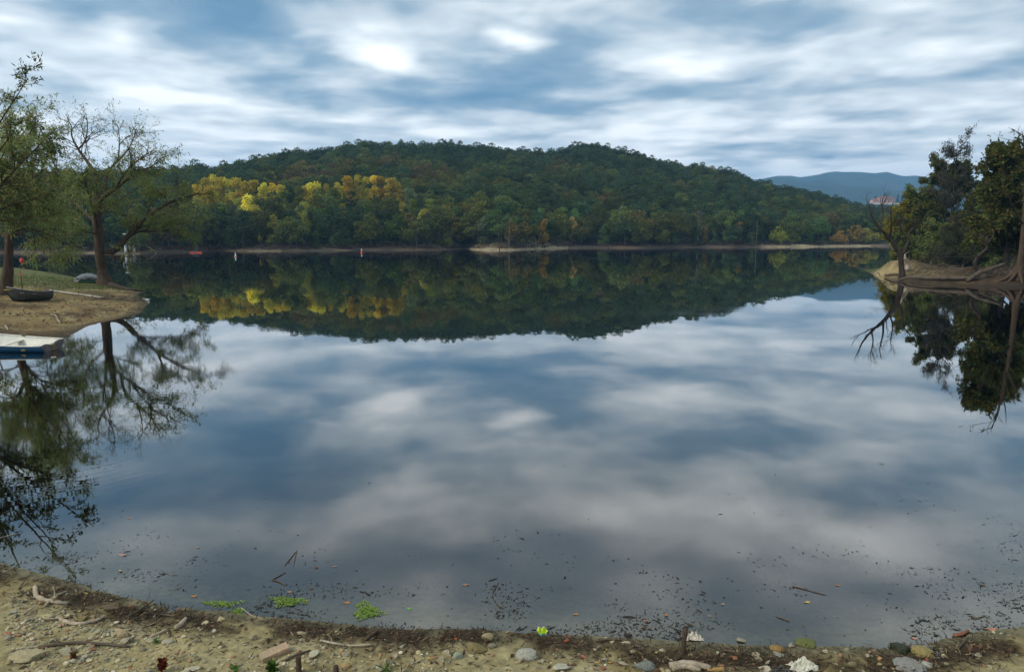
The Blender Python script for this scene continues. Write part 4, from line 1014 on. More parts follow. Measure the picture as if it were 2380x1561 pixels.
for t in np.linspace(-1, 1, 13):
    w = .36 * (1 - t * t) ** .7 + .01; G.append([(t * 1.5, w * math.cos(q), .06 + (.22 + .08 * t * t) * max(-.6, math.sin(q)) * (1 - .3 * t * t)) for q in np.linspace(0, 6.2832, 11)])
b = MB(); b.grid(np.array(G)); obj('hull', b.mesh('hull', True), M_red, kk)
b = MB(); th = np.linspace(0, 6.2832, 13); b.tube(np.stack([.1 + .45 * np.cos(th), .24 * np.sin(th), np.full(13, .28)], 1), .03, 5, False); obj('cockpit_rim', b.mesh('cockpit_rim', True), M_dark, kk)
pd = thing('paddle', 'double-bladed paddle held by the person in the red kayak', 'paddle', (kx - .1, ky, .62), .12)
b = MB(); b.tube([(-.25, -.95, -.12), (.0, 0, 0), (.25, .95, .12)], .018, 5); obj('shaft', b.mesh('shaft', True), M_dark, pd)
for s in (-1, 1): b = MB(); b.box(s * .3, s * 1.1, s * .14, .05, .4, .18); obj('blade', b.mesh('blade'), M_red, pd)


def person_mesh():
    vs = [((0, 0, .12), .17), ((.02, 0, .38), .16), ((.03, 0, .60), .17), ((.02, 0, .72), .075), ((.0, 0, .82), .095), ((-.01, 0, .93), .10), ((.02, .2, .62), .075), ((-.12, .30, .42), .055), ((-.22, .32, .62), .045), ((.02, -.2, .62), .075), ((-.12, -.30, .42), .055), ((-.22, -.32, .50), .045),
          ((-.25, .11, .16), .11), ((-.62, .13, .26), .08), ((-1.0, .12, .12), .06), ((-.25, -.11, .16), .11), ((-.62, -.13, .26), .08), ((-1.0, -.12, .12), .06)]
    ed = [(0, 1), (1, 2), (2, 3), (3, 4), (4, 5), (2, 6), (6, 7), (7, 8), (2, 9), (9, 10), (10, 11), (0, 12), (12, 13), (13, 14), (0, 15), (15, 16), (16, 17)]
    me = bpy.data.meshes.new('person'); me.from_pydata([v for v, r in vs], ed, []); o = bpy.data.objects.new('person', me); COL.objects.link(o)
    sk = o.modifiers.new('skin', 'SKIN'); sl = me.skin_vertices[0] if me.skin_vertices else None
    if sl is None: me.update(); bpy.context.view_layer.update()
    if me.skin_vertices:
        for q, (v, r) in zip(me.skin_vertices[0].data, vs): q.radius = (r, r)
        me.skin_vertices[0].data[0].use_root = True
    o.modifiers.new('sub', 'SUBSURF').levels = 1; o.modifiers['sub'].render_levels = 1
    m = bpy.data.materials.new('paddler'); m.use_nodes = True; t = NT(m.node_tree); tc = t.new('ShaderNodeTexCoord'); sp_ = t.new('ShaderNodeSeparateXYZ'); t.link(tc.outputs['Object'], sp_.inputs[0])
    t.link(t.ramp(sp_.outputs[2], [(.0, (.05, .13, .30)), (.735, (.05, .13, .30)), (.745, (.45, .28, .2)), (.88, (.45, .28, .2)), (.89, (.05, .035, .02))]), t.n['Principled BSDF'].inputs['Base Color'])
    me.materials.append(m); return o


pe = person_mesh(); pe.location = (kx + .15, ky, .08); pe.rotation_euler = (0, 0, .12); tag(pe, 'person in a blue jacket paddling the red kayak', 'person')
pp = ground0(1161, 582); b = MB(); b.tube([(0, 0, -1), (.02, 0, .6), (.0, 0, 1.35)], [.13, .12, .11], 7); po = thing('mooring_post', 'dark wooden post standing in the water off the sandbar', 'post', (pp[0], pp[1], 0)); obj('post', b.mesh('post', True), M_barkdark, po)
b = MB(); b.box(0, 0, 1.38, .3, .3, .1); obj('cap', b.mesh('cap'), M_dark, po)
Rd = np.random.default_rng(91)
HEAPS = [(520, 14, 30, 6), (630, 16, 26, 12), (655, 10, 20, 4), (800, 18, 30, 6), (1060, 12, 30, 4), (1420, 14, 30, 3), (1610, 8, 24, 4), (1330, 10, 20, 3), (350, 12, 14, 3), (960, 8, 30, 2)]
for (hx, wd, _, n) in HEAPS:
    for k in range(n):
        x, y = spot(Rd.normal(hx, wd), Rd.uniform(.2, 2.6)); z = max(0, hz(x, y)); L = Rd.uniform(2.5, 6); az = Rd.uniform(-.4, .4) + (math.pi if Rd.random() < .5 else 0); up = Rd.uniform(.02, .5)
        q = [np.array([x, y, z - .05])] + [np.array([x + math.cos(az) * L * t, y + math.sin(az) * L * t * .5, z + .15 + up * L * t + Rd.normal(0, .1)]) for t in (.35, .7, 1)]
        log_thing('washed_up_branch', 'bleached dead branch washed up on the far bank', 'branch', q, [.13, .1, .07, .03], M_barkgrey, 5, 3, Rd, 'bleached branches on the far bank', 1.3, .04)
q = ground0(365, 587.8); log_thing('washed_up_branch', 'pale slanting trunk dipping into the water beside the white lookout', 'branch', [q + (0, 0, -.1), pt(352, 578, q[1]), pt(338, 569, q[1] + 1)], [.1, .16, .2], M_drift, 6)

# ------------------------------------------------------------------ rowing boats
def boat(name, label, stern, bow_dir, L, Wd, hs, hb, mats, strakes=5, draft=.12, tilt=0.0, transom_w=.8, interior=True, flare=.72, z0=0.0, roll=0.0):
    """clinker rowing boat; origin under the stern, x axis runs to the bow. mats: plank, inside, rim, transom, seat, floor"""
    az = math.atan2(bow_dir[1], bow_dir[0]); o = thing(name, label, 'boat', (stern[0], stern[1], z0), az); o.rotation_euler = (roll, tilt, az)
    N = 15; ts = np.linspace(0, 1, N)
    half = Wd / 2 * np.where(ts < .45, transom_w + (1 - transom_w) * np.sin(ts / .45 * math.pi / 2), np.cos(np.clip((ts - .45) / .55, 0, 1) ** 1.7 * math.pi / 2)) + .015
    sheer = hs + (hb - hs) * ts ** 2.2; keel = -draft * np.ones(N) + (hb + draft) * .55 * np.clip((ts - .8) / .2, 0, 1) ** 2.4
    def pnt(i, f, side, off=0.0):
        # f 0 keel .. 1 sheer, rounded bilge
        w = half[i] * (math.sin(f * math.pi / 2) ** .62 * flare + (1 - flare) * f); z = keel[i] + (sheer[i] - keel[i]) * (f ** 1.45)
        return (ts[i] * L + (.0 if i < N - 1 else .02), side * max(w + off, .004), z)
    for side in (1, -1):
        for k in range(strakes):
            f0, f1 = k / strakes, (k + 1) / strakes + .02; f1 = min(f1, 1.0)
            G = np.array([[pnt(i, f0, side, .018), pnt(i, (f0 + f1) / 2, side, .010), pnt(i, f1, side, 0.0), pnt(i, f1, side, -.016), pnt(i, f0, side, -.004), pnt(i, f0, side, .018)] for i in range(N)])
            b = MB(); b.grid(G); obj('plank', b.mesh('plank', False), mats[0](k) if callable(mats[0]) else mats[0], o)
        G = np.array([[pnt(i, f, side, -.022) for f in np.linspace(.12, .985, 7)] for i in range(N)]); b = MB(); b.grid(G); obj('inner_side', b.mesh('inner_side', True), mats[1], o)
        P_ = np.array([pnt(i, 1.0, side, -.005) for i in range(N)]) + (0, 0, .012); b = MB(); b.tube(P_, .034, 6, True, sq=.7); gw = obj('gunwale', b.mesh('gunwale', True), mats[2], o)
        i = 6; q = pnt(i, 1.0, side); b = MB(); b.box(q[0], q[1] - side * .02, q[2] + .035, .11, .06, .03); ol = obj('oarlock', b.mesh('oarlock'), M_driftdark, gw)
    # transom with a sculling notch
    ff = np.linspace(0, 1, 8); pr = [pnt(0, f, 1) for f in ff]; r = [(0.0, y_, z_) for _, y_, z_ in pr]; zt_ = r[-1][2]; yt_ = r[-1][1]
    top_ = [(0, yt_ * .55, zt_ + .03), (0, yt_ * .32, zt_ - .0), (0, yt_ * .28, zt_ - .07)]
    loop = r + top_; loop = loop + [(x, -y_, z_) for x, y_, z_ in loop[::-1]]; loop = np.array(loop); n = len(loop)
    V = np.vstack([loop + (-.03, 0, 0), loop + (.03, 0, 0)]); c0 = np.array([[-.03, 0, (keel[0] + sheer[0]) / 2], [.03, 0, (keel[0] + sheer[0]) / 2]]); V = np.vstack([V, c0]); j = np.arange(n); j2 = (j + 1) % n
    b = MB(); b.add(V, np.stack([j, j2, n + j2, n + j], 1), np.vstack([np.stack([np.full(n, 2 * n), j2, j], 1), np.stack([np.full(n, 2 * n + 1), n + j, n + j2], 1)])); obj('transom', b.mesh('transom'), mats[3], o)
    P_ = np.array([(ts[i] * L, 0, keel[i] - .02) for i in range(N)] + [(L + .03, 0, sheer[-1] + .03)]); b = MB(); b.tube(P_, .03, 5); obj('keel', b.mesh('keel', True), mats[0](0) if callable(mats[0]) else mats[0], o)
    if interior:
        for k, (t, w_) in enumerate(((.07, .42), (.46, .26), (.74, .24))):
            i = int(t * (N - 1)); hw_ = half[i] * .97; b = MB(); b.box(t * L + (.14 if k == 0 else 0), 0, keel[i] + (sheer[i] - keel[i]) * .74, w_, hw_ * 2 * .96, .035); obj('thwart', b.mesh('thwart'), mats[4], o)
        zf = keel[3] + .13
        for k in range(5):
            y_ = (k - 2) * Wd * .115; b = MB(); b.box(L * .42, y_, zf, L * .66, Wd * .105, .02); obj('floor_board', b.mesh('floor_board'), mats[5], o)
    return o


def strake_mat(cols):
    ms = [principled('strake_paint', c, .5, 4, .22, .25, .4, 9, stretch=(.4, 2, 2)) for c in cols]
    return lambda k: ms[min(k, len(ms) - 1)]


M_int = principled('white_boat_paint', (.70, .69, .60), .55, 5, .14, .2, .35); M_floor = principled('grey_boards', (.24, .23, .23), .8, 6, .3, .3, stretch=(.3, 3, 1)); M_transom = principled('weathered_transom', (.13, .12, .12), .8, 6, .4, .4)
nb = ground0(96, 819.5); wB = 1.3
ax = unit(np.array([-1.0, .09])); pr_ = np.array([-ax[1], ax[0]]) * -1.0      # across, away from the camera
mid = nb[:2] + pr_ * wB * .42
bb = boat('rowing_boat', 'blue clinker rowing boat with white inside lying at the water edge', mid, ax, 3.7, wB, .27, .55,
          (strake_mat([(.05, .05, .055), (.03, .10, .19), (.03, .14, .27), (.035, .16, .31), (.04, .17, .32)]), M_int, M_int, M_transom, M_int, M_floor), 5, .10, 0, .84, roll=-.10)
b = MB(); b.box(0, 0, 0, .16, .012, .07); pl = obj('patch', b.mesh('patch'), principled('tan_patch', (.35, .28, .13), .8, 8, .2, .1), bb, (.62, wB * .455 * (1 if pr_[1] < 0 else 1), .16))
# which side faces the camera: local +y is left of the bow direction
b = MB(); b.box(-.04, 0, .12, .03, .22, .2); obj('motor_pad', b.mesh('motor_pad'), principled('brown_pad', (.20, .14, .09), .85, 8, .3, .2), bb)

gs = hit(118, 697); gb = hit(32, 700)
gdir = unit((gb - gs)[:2] + np.array([0, -.2])); M_gin = principled('weathered_inside', (.16, .13, .10), .85, 6, .3, .3); M_grim = principled('grey_rim', (.30, .31, .30), .7, 6, .25, .2)
gl_ = float(np.linalg.norm((gb - gs)[:2])) * 1.14
gz = hz(*(gs[:2] * .5 + gb[:2] * .5))
gboat = boat('rowing_boat', 'dark green wooden rowing boat drawn up on the bank beside the leafy willow', gs[:2], gdir, gl_, 1.25, .42, .80,
             (strake_mat([(.03, .033, .028), (.055, .062, .045), (.06, .068, .05), (.055, .06, .045), (.06, .055, .045)]), M_gin, M_grim, M_gin, M_grim, M_gin), 6, .02, 0.02, .72, z0=gz + .05, roll=.06)
def on_boat(t, side, up): return np.array([gs[0] + gdir[0] * gl_ * t - gdir[1] * side, gs[1] + gdir[1] * gl_ * t + gdir[0] * side, gz + .05 + up])
M_yellow = principled('yellow_paint', (.55, .40, .04), .6, 6, .2, .1)
oar = thing('oar', 'yellow painted oar with a red tip lying across the dark green boat', 'oar', tuple(on_boat(.35, .0, .5)), math.atan2(gdir[1], gdir[0]) + .1)
b = MB(); b.tube([(-.55, 0, 0), (.3, 0, .04), (1.0, 0, .1)], .03, 6); obj('shaft', b.mesh('shaft', True), M_yellow, oar)
b = MB(); b.box(1.25, 0, .13, .55, .13, .03); obj('blade', b.mesh('blade'), M_yellow, oar); b = MB(); b.box(-.6, 0, 0, .14, .08, .07); obj('tip', b.mesh('tip'), M_red, oar)
cv = MB(); G = np.array([[(x, y, .0 + .07 * math.sin(x * 9 + y * 4) * math.cos(y * 8) + .06) for y in np.linspace(-.35, .35, 8)] for x in np.linspace(-.4, .4, 9)]); cv.grid(G)
tag(obj('crumpled_tarp', cv.mesh('crumpled_tarp', True), principled('dark_blue_tarp', (.05, .06, .09), .5, 8, .3, .2), None, tuple(on_boat(.14, 0, .40))), 'dark blue crumpled tarp in the stern of the dark green boat', 'tarp')
rp = pt(51, 661, gb[1] + .8); ru = pt(46, 622, gb[1] + .9)
rod = thing('rusty_rod', 'thin rusty rod standing up beside the leafy willow trunk', 'rod', tuple(hit(53, 690)))
hb_ = np.array(hit(53, 690)); b = MB(); b.tube([(0, 0, -.05), rp - hb_, ru - hb_], [.03, .028, .022], 5); obj('shaft', b.mesh('shaft', True), principled('rust', (.28, .10, .05), .9, 8, .3, .2), rod)
b = MB(); b.box(*(pt(48, 638, gb[1] + .85) - hb_), .12, .06, .10); obj('clamp', b.mesh('clamp'), M_red, rod)
fl = pt(51, 606, YB - 1.0); bq = lathe([(0, -.16), (.1, -.12), (.13, 0), (.1, .12), (0, .18)], 8); tag(obj('red_float', bq.mesh('red_float', True), M_red, None, tuple(fl)), 'red float hanging among twigs by the leafy willow trunk', 'float')

# small boat under a tarp
cb = hit(203, 658); cdirv = unit(np.array([-.50, .85])); M_green = strake_mat([(.02, .05, .035), (.03, .09, .06), (.03, .10, .065)])
cw = 46 * cb[1] / F
cboat = boat('covered_boat', 'small green boat under a dark tarpaulin next to the wide willow trunk', cb[:2], cdirv, 2.9, cw, .36, .5, (M_green, M_gin, M_gin, M_green(1), M_gin, M_gin), 4, .0, 0, .9, False, z0=hz(cb[0], cb[1]) + .03)
Rt = np.random.default_rng(3); G = []
for t in np.linspace(-.04, 1.02, 18):
    w = cw / 2 * (1.02 - .55 * max(0, t - .4) ** 1.6) + .03; row = []
    for s in np.linspace(-1, 1, 21):
        edge = abs(s) ** 5; z = .34 + .16 * t * t + .24 * (1 - s * s) * (1 - (2 * t - .9) ** 2 * .35) - edge * (.14 + .10 * math.sin(t * 23 + s * 2)) + .03 * math.sin(s * 13 + t * 7) + Rt.normal(0, .012)
        if t < 0: z -= .16 + .05 * math.sin(s * 11)
        row.append((t * 2.9 + .02, s * w * (1 + .04 * edge), z))
    G.append(row)
b = MB(); b.grid(np.array(G)); obj('tarpaulin', b.mesh('tarpaulin', True), principled('grey_tarpaulin', (.085, .09, .095), .42, 3, .45, .3, .5), cboat)

M_pole = principled('pale_pole', (.55, .50, .40), .8, 5, .2, .2)
P_ = g_([(109, 677, .10), (150, 682, .07), (190, 687, .07), (246, 695, .05)]); b = MB(); b.tube(np.array(P_) - P_[0], [.06, .06, .055, .045], 7)
pole = thing('pole', 'long pale pole lying on the bank behind the dark green boat', 'pole', tuple(P_[0])); obj('shaft', b.mesh('shaft', True), M_pole, pole)
b = MB(); b.tube(np.array([P_[-1] - P_[0] + (-.3, 0, .0), P_[-1] - P_[0] + (.02, 0, 0)]), [.07, .06], 7); obj('collar', b.mesh('collar', True), M_barkgrey, pole)
fj = ground0(343, 699.5); fo = thing('float_jug', 'white cone-shaped float on the water at the tip of the bank', 'float', (fj[0], fj[1], 0), 0)
b = lathe([(0, -.1), (.08, -.08), (.10, 0), (.06, .13), (.025, .2), (0, .2)], 12); ob = obj('body', b.mesh('body', True), M_white, fo, (0, 0, .06)); ob.rotation_euler = (0, -1.2, 0)
b = MB(); b.tube([(-.2, 0, .13), (-.29, 0, .16)], [.035, .03], 7); obj('neck', b.mesh('neck', True), M_white, fo)


# ------------------------------------------------------------------ litter and stones on the left bank
def stone_mesh(seed, sub=1, flat=.6, angular=.25):
    R = np.random.default_rng(seed); t = (1 + 5 ** .5) / 2
    V = unit(np.array([[-1, t, 0], [1, t, 0], [-1, -t, 0], [1, -t, 0], [0, -1, t], [0, 1, t], [0, -1, -t], [0, 1, -t], [t, 0, -1], [t, 0, 1], [-t, 0, -1], [-t, 0, 1]], float))
    T = [[0, 11, 5], [0, 5, 1], [0, 1, 7], [0, 7, 10], [0, 10, 11], [1, 5, 9], [5, 11, 4], [11, 10, 2], [10, 7, 6], [7, 1, 8], [3, 9, 4], [3, 4, 2], [3, 2, 6], [3, 6, 8], [3, 8, 9], [4, 9, 5], [2, 4, 11], [6, 2, 10], [8, 6, 7], [9, 8, 1]]
    for _ in range(sub):
        V = list(map(tuple, V)); mid = {}; T2 = []
        def mp(a, b):
            k = (min(a, b), max(a, b))
            if k not in mid: V.append(tuple(unit(np.array(V[a]) + np.array(V[b])))); mid[k] = len(V) - 1
            return mid[k]
        for a, b, c in T: x, y, z = mp(a, b), mp(b, c), mp(c, a); T2 += [[a, x, z], [b, y, x], [c, z, y], [x, y, z]]
        T = T2; V = np.array(V)
    V = np.array(V)
    for _ in range(7):       # chip flat facets off a rounded pebble
        n = unit(R.normal(0, 1, 3)); d = R.uniform(1 - angular * 1.6, 1.0); s = V @ n - d; V = V - np.maximum(s, 0)[:, None] * n
    V = V * (1 + R.normal(0, .05, (len(V), 1))) * np.array([1, R.uniform(.6, .95), flat * R.uniform(.7, 1.2)])
    return V / np.abs(V[:, 0]).max() * .5, np.array(T)


STONES = [stone_mesh(500 + i, 1, .6, .1 + .06 * (i % 5)) for i in range(14)]
ONES = [mesh('stone', V, None, T, np.ones((len(V), 3)), i % 3 == 0) for i, (V, T) in enumerate(STONES)]
for m_ in ONES: m_.materials.append(M_stone)
LOWS = [stone_mesh(700 + i, 0, .6, .3) for i in range(16)]
SAND = [(.46, .40, .25), (.38, .35, .24), (.32, .31, .24), (.44, .37, .21), (.26, .25, .19), (.54, .49, .35), (.36, .22, .13), (.23, .21, .14), (.40, .37, .27)]
Rs = np.random.default_rng(17)


def stone(x, y, w, h, label, col, group=None, seed=None, rz=None, sub=3, ang=.3, tall=None, name='stone', px=True, cat='stone'):
    p = np.array(hit(x, y + h * .42)) if px else np.array([x, y, hz(x, y)])
    k = (p[1] * cp + (H - p[2]) * sp) / F; sx = w * k if px else w; sz = (h * k * .9 if px else h)
    if sub == 1:
        o = bpy.data.objects.new(name, ONES[Rs.integers(len(ONES))]); COL.objects.link(o); zs = sz / .6
    else:
        V, T = stone_mesh(seed if seed is not None else int(Rs.integers(1e6)), sub, .6, ang)
        V = V * (1 + .05 * vnoise(V[:, 0] * 9 + 5, V[:, 1] * 9 + V[:, 2] * 7)[:, None])
        me = mesh(name, V, None, T, np.ones((len(V), 3)), True); me.materials.append(M_stone); o = bpy.data.objects.new(name, me); COL.objects.link(o); zs = sz / .6
    o.location = (p[0], p[1] + sx * .25, p[2] + sz * (.10 if sub == 1 else .16)); o.scale = (sx, sx, max(zs, sx * .35)); o.rotation_euler = (Rs.normal(0, .12), Rs.normal(0, .12), Rs.uniform(0, 6.28) if rz is None else rz)
    v = Rs.uniform(.85, 1.15); o.color = (col[0] * v * 1.05, col[1] * v, col[2] * v * .86, 1); tag(o, label, cat, group); return o


for (x, y, w, l) in ((172, 670, 4.5, 'white scrap lying on the grass behind the dark green boat'), (195, 751, 4, 'white pebble-like scrap beside the forked dead stick'), (168, 735, 4, 'pale scrap on the middle of the bare bank'), (222, 745, 3.5, 'white scrap close to the waterline of the bare bank'), (146, 762, 4, 'white scrap at the bank edge near the blue boat'), (249, 675, 3.5, 'white scrap at the foot of the wide willow'), (262, 677, 5, 'pinkish scrap beside the root of the wide willow')):
    stone(x, y, w, w * .5, l, (.62, .60, .55), None, None, None, 1, name='scrap', cat='litter')
log_thing('dead_stick', 'forked dead stick lying on the bare bank above the blue boat', 'stick', g_([(119, 733, .05), (128, 738, .12), (136, 748, .06), (141, 754, .03)]), [.03, .045, .04, .02], M_drift, 5, 3, Rs, tw_len=.7, tw_r=.015)
log_thing('dead_stick', 'short grey stick on the slope behind the blue boat', 'stick', g_([(12, 758, .04), (20, 768, .03)]), [.04, .03], M_drift, 5)
# leaf litter and clods strewn over the left bank (nobody could count them)
n = 15000; lp = []
xx = Rs.uniform(-44, -20, n * 3); yy = Rs.uniform(24, 62, n * 3); ok = (sdist(xx, yy) > .05); xx, yy = xx[ok][:n], yy[ok][:n]; zz_ = hfun(xx, yy) + .012
dens_ = fbm(xx * .5, yy * .5, 3); ok = dens_ + Rs.normal(0, .2, len(xx)) > -.1; pos = np.column_stack([xx, yy, zz_])[ok]
V, Q, c = leaf_quads(pos, Rs.normal(0, 1, pos.shape) * (1, 1, .15), .13, .07, Rs, [(5, (.06, .042, .028)), (2, (.12, .08, .05)), (.8, (.30, .26, .17)), (1, (.15, .07, .04))], np.array([0, 0, 2.5]))
tag(obj('leaf_litter', mesh('leaf_litter', V, Q, None, c), M_debris), 'brown leaf litter strewn over the bare earth bank', kind='stuff')
n = 9000; xx = Rs.uniform(-46, -22, n); yy = Rs.uniform(34, 64, n); g1 = fbm(xx * .6, yy * .6, 4); ok = (sdist(xx, yy) > .8) & (np.clip((yy - 44 + 8 * g1) / 6, 0, 1) * np.clip((-xx - 25.5) / 5, 0, 1) * 1.0 > Rs.random(n) * 1.1); pos = np.column_stack([xx, yy, hfun(xx, yy)])[ok]
V, Q, c = leaf_quads(pos, np.array([0, 0, 1.0]) + Rs.normal(0, .5, pos.shape), .20, .035, Rs, [(3, (.085, .12, .03)), (2, (.11, .14, .04)), (1, (.17, .15, .06))])
tag(obj('grass', mesh('grass', V, Q, None, c), M_leaf), 'short green grass on the bank behind the boats', kind='stuff')

# ------------------------------------------------------------------ foreground beach
big = [(40, 1531, 86, 40, 'long pale flat rock at the beach edge, largest of all', (.42, .38, .26), 0.1, .5), (285, 1468, 46, 34, 'cream stone with a brown broken face on the gravel', (.40, .33, .23), .2, .55), (222, 1467, 21, 13, 'smooth cream egg-shaped stone beside the brown broken one', (.46, .43, .31), 0, .1),
       (192, 1462, 22, 13, 'flat cream stone under the bent driftwood stick', (.42, .39, .28), 0, .3), (148, 1515, 40, 27, 'blocky greenish grey stone behind the long flat rock', (.36, .36, .28), .4, .5), (194, 1526, 21, 14, 'pale angular stone below the small orange brick chip', (.45, .43, .34), 0, .4), (30, 1421, 16, 10, 'lone grey pebble on the bare silt by the white bent branch', (.36, .37, .34), 0, .15),
       (386, 1492, 30, 13, 'flat smooth pale stone near a tuft of green', (.46, .45, .38), 0, .2), (346, 1487, 24, 9, 'thin flat grey stone beside the smooth pale one', (.38, .38, .32), 0, .3), (294, 1488, 40, 18, 'crumbly grey lump in front of the brown broken stone', (.34, .33, .27), 0, .5), (180, 1440, 40, 12, 'olive clay lump among the driftwood sticks', (.22, .19, .10), 0, .3),
       (437, 1556, 58, 16, 'whitish slab with flaking top at the beach edge', (.52, .50, .42), .1, .5), (698, 1473, 29, 18, 'crusty white and brown lump above the brick', (.42, .38, .27), 0, .45), (588, 1477, 18, 22, 'upright pale stone half buried in the silt', (.36, .33, .24), 0, .4), (726, 1519, 34, 16, 'round-topped pale stone to the right of the brick', (.44, .43, .36), 0, .3), (802, 1516, 18, 16, 'square pale stone by the dead twig', (.44, .42, .34), 0, .6),
       (802, 1547, 26, 18, 'warm tan rounded stone next to the wooden peg', (.38, .28, .15), 0, .2), (475, 1446, 22, 10, 'white plaster crumb at the wrack line', (.50, .47, .36), 0, .5), (509, 1436, 27, 16, 'yellowish white plaster lump at the wrack line', (.45, .40, .26), 0, .6), (1134, 1479, 34, 34, 'tall tan wedge of stone standing in the wrack', (.36, .31, .20), .3, .6), (1111, 1504, 58, 26, 'long olive tan rock leaning below the tall wedge', (.25, .21, .11), 0, .5),
       (1145, 1499, 24, 16, 'dark grey stone wedged below the tall wedge', (.22, .22, .19), 0, .3), (1227, 1522, 62, 32, 'rough grey pitted concrete lump', (.40, .42, .40), 0, .35), (1063, 1522, 27, 22, 'smooth grey green stone beside the white shard', (.32, .36, .31), 0, .2), (1023, 1531, 24, 12, 'low cream stone left of the grey green one', (.42, .38, .28), 0, .4), (933, 1501, 15, 10, 'small white lump on bare silt', (.52, .52, .46), 0, .5),
       (879, 1550, 14, 8, 'pale oval pebble at the beach edge', (.46, .48, .43), 0, .1), (1304, 1551, 48, 22, 'smooth pale grey slab at the beach edge below the red tile', (.42, .43, .37), 0, .4), (1456, 1492, 23, 19, 'whitish angular stone at the end of the dark stick', (.47, .43, .34), 0, .5), (1406, 1532, 12, 9, 'small round white pebble between red tile and grey boulder', (.5, .5, .44), 0, .1), (1410, 1483, 15, 8, 'small cream stone behind the dark stick', (.46, .42, .33), 0, .4),
       (1500, 1548, 56, 26, 'dark blue grey boulder at the beach edge', (.22, .25, .25), 0, .3), (1451, 1543, 31, 13, 'cream stone left of the dark blue grey boulder', (.43, .40, .31), 0, .45), (1542, 1512, 21, 13, 'cream stone in front of the upright stick', (.42, .38, .28), 0, .4), (1809, 1509, 42, 18, 'orange brown rock under a smaller grey one', (.28, .19, .08), 0, .3), (1812, 1518, 28, 17, 'grey stone resting on the orange brown rock', (.28, .30, .28), 0, .4),
       (1759, 1521, 21, 7, 'flat cream shard beside the brick red clod', (.46, .43, .33), 0, .5), (1765, 1529, 23, 9, 'second flat shard below the cream shard', (.40, .37, .28), 0, .5), (1839, 1501, 22, 8, 'brown stone with a pale rim behind the orange brown rock', (.26, .22, .17), 0, .4), (1667, 1557, 42, 12, 'orange stained slab at the beach edge', (.40, .27, .12), 0, .4), (1781, 1557, 30, 10, 'white slab at the beach edge near the plastic bag', (.52, .50, .42), 0, .4),
       (1983, 1541, 24, 20, 'round olive stone sunk in the silt', (.24, .22, .13), 0, .15), (2099, 1505, 58, 28, 'wet black rock with green moss at the waterline', (.035, .045, .03), 0, .35), (2155, 1518, 62, 22, 'hump of olive silt behind the wet black rock', (.26, .22, .10), 0, .1), (2157, 1546, 36, 14, 'pale grey slab leaning in the silt', (.34, .35, .33), .3, .5), (2127, 1562, 84, 6, 'long grey slab along the beach edge', (.27, .28, .29), 0, .5), (2325, 1556, 14, 8, 'small white block near the beach corner', (.6, .58, .54), 0, .6),
       (2258, 1519, 16, 8, 'whitish crumb in the wrack below the slanting stick', (.48, .47, .42), 0, .5), (2276, 1523, 20, 9, 'pale crumb beside the whitish one', (.45, .44, .38), 0, .5), (1877, 1499, 50, 9, 'long mossy green stone at the waterline', (.12, .14, .05), 0, .3), (1725, 1487, 24, 12, 'low grey stone at the waterline past the white rag', (.27, .27, .23), 0, .4)]
for i, (x, y, w, h, lab, col, rz, ang) in enumerate(big): stone(x, y, w, h, lab, col, None, 900 + i, rz, 3, ang)
M_tile2 = principled('fired_clay', (.40, .15, .085), .85, 12, .25, .3)
for (x, y, w, h, lab, c) in ((212, 1509, 20, 9, 'small orange brick chip on the gravel', (.42, .20, .10)), (9, 1475, 20, 10, 'pinkish tile shard in the gravel at the beach edge', (.44, .22, .15)), (1358, 1526, 20, 12, 'pink tile shard with a pale edge', (.46, .19, .15)), (1313, 1487, 21, 8, 'dark red tile shard in the brown wrack', (.28, .09, .05)), (1705, 1528, 28, 8, 'brick red clod on wet silt', (.30, .13, .08)), (1060, 1484, 10, 6, 'orange red chip in the wrack by the tall wedge', (.5, .16, .07)), (1399, 1551, 24, 8, 'dark red shard at the beach edge beside the cream stone', (.30, .10, .07)), (2157, 1531, 16, 8, 'red shard below the hump of silt', (.36, .10, .06)), (1326, 1478, 9, 4, 'tiny red shard on the wet silt', (.4, .1, .06))):
    o = stone(x, y, w, h, lab, c, None, None, None, 2, .6, name='tile_shard', cat='tile')


def rbox(sx, sy, sz, bev, seed):
    R = np.random.default_rng(seed); g = np.linspace(-1, 1, 9); b = MB()
    for axn in range(3):
        for sg in (-1, 1):
            A, B_ = np.meshgrid(g, g, indexing='ij'); Cc = np.full_like(A, sg); V = np.stack([A, B_, Cc], -1); V = np.roll(V, axn, -1)
            core = V * (np.array([sx, sy, sz]) / 2 - bev); d = np.sign(V) * (np.abs(V) > .99) ; n_ = unit(np.where(np.abs(V) > .8, V, 0)); P_ = core + n_ * bev
            P_ = P_ + .003 * np.sin(P_[..., [1, 2, 0]] * 71 + seed) + .002 * np.sin(P_[..., [2, 0, 1]] * 193); b.grid(P_, None, sg < 0)
    return b.mesh('brick', True)


bk = np.array(hit(634, 1533)); kb = (bk[1] * cp + (H - bk[2]) * sp) / F
o = obj('brick', rbox(64 * kb, 28 * kb, 19 * kb, .008, 3), principled('pale_brick', (.42, .36, .24), .9, 9, .22, .6, .15, 40, second=(.46, .30, .2)), None, (bk[0], bk[1] + .06, bk[2] + .03)); o.rotation_euler = (.05, -.12, .62); tag(o, 'pale worn brick with a reddish corner lying on the gravel', 'brick')


def stick(pts, r, label, mat, group=None, z=.012, water=False, twigs=0, name='stick', up=None):
    P_ = []
    for i, (x, y) in enumerate(pts):
        p = ground0(x, y, .004) if water else np.array(hit(x, y)); P_.append(p + (0, 0, (z if not water else .0) + (up[i] if up else .012 * (i % 2))))
    return log_thing(name, label, 'stick', P_, [r, r * .95, r * .7], mat, 6, twigs, Rs, group, .18, r * .45)


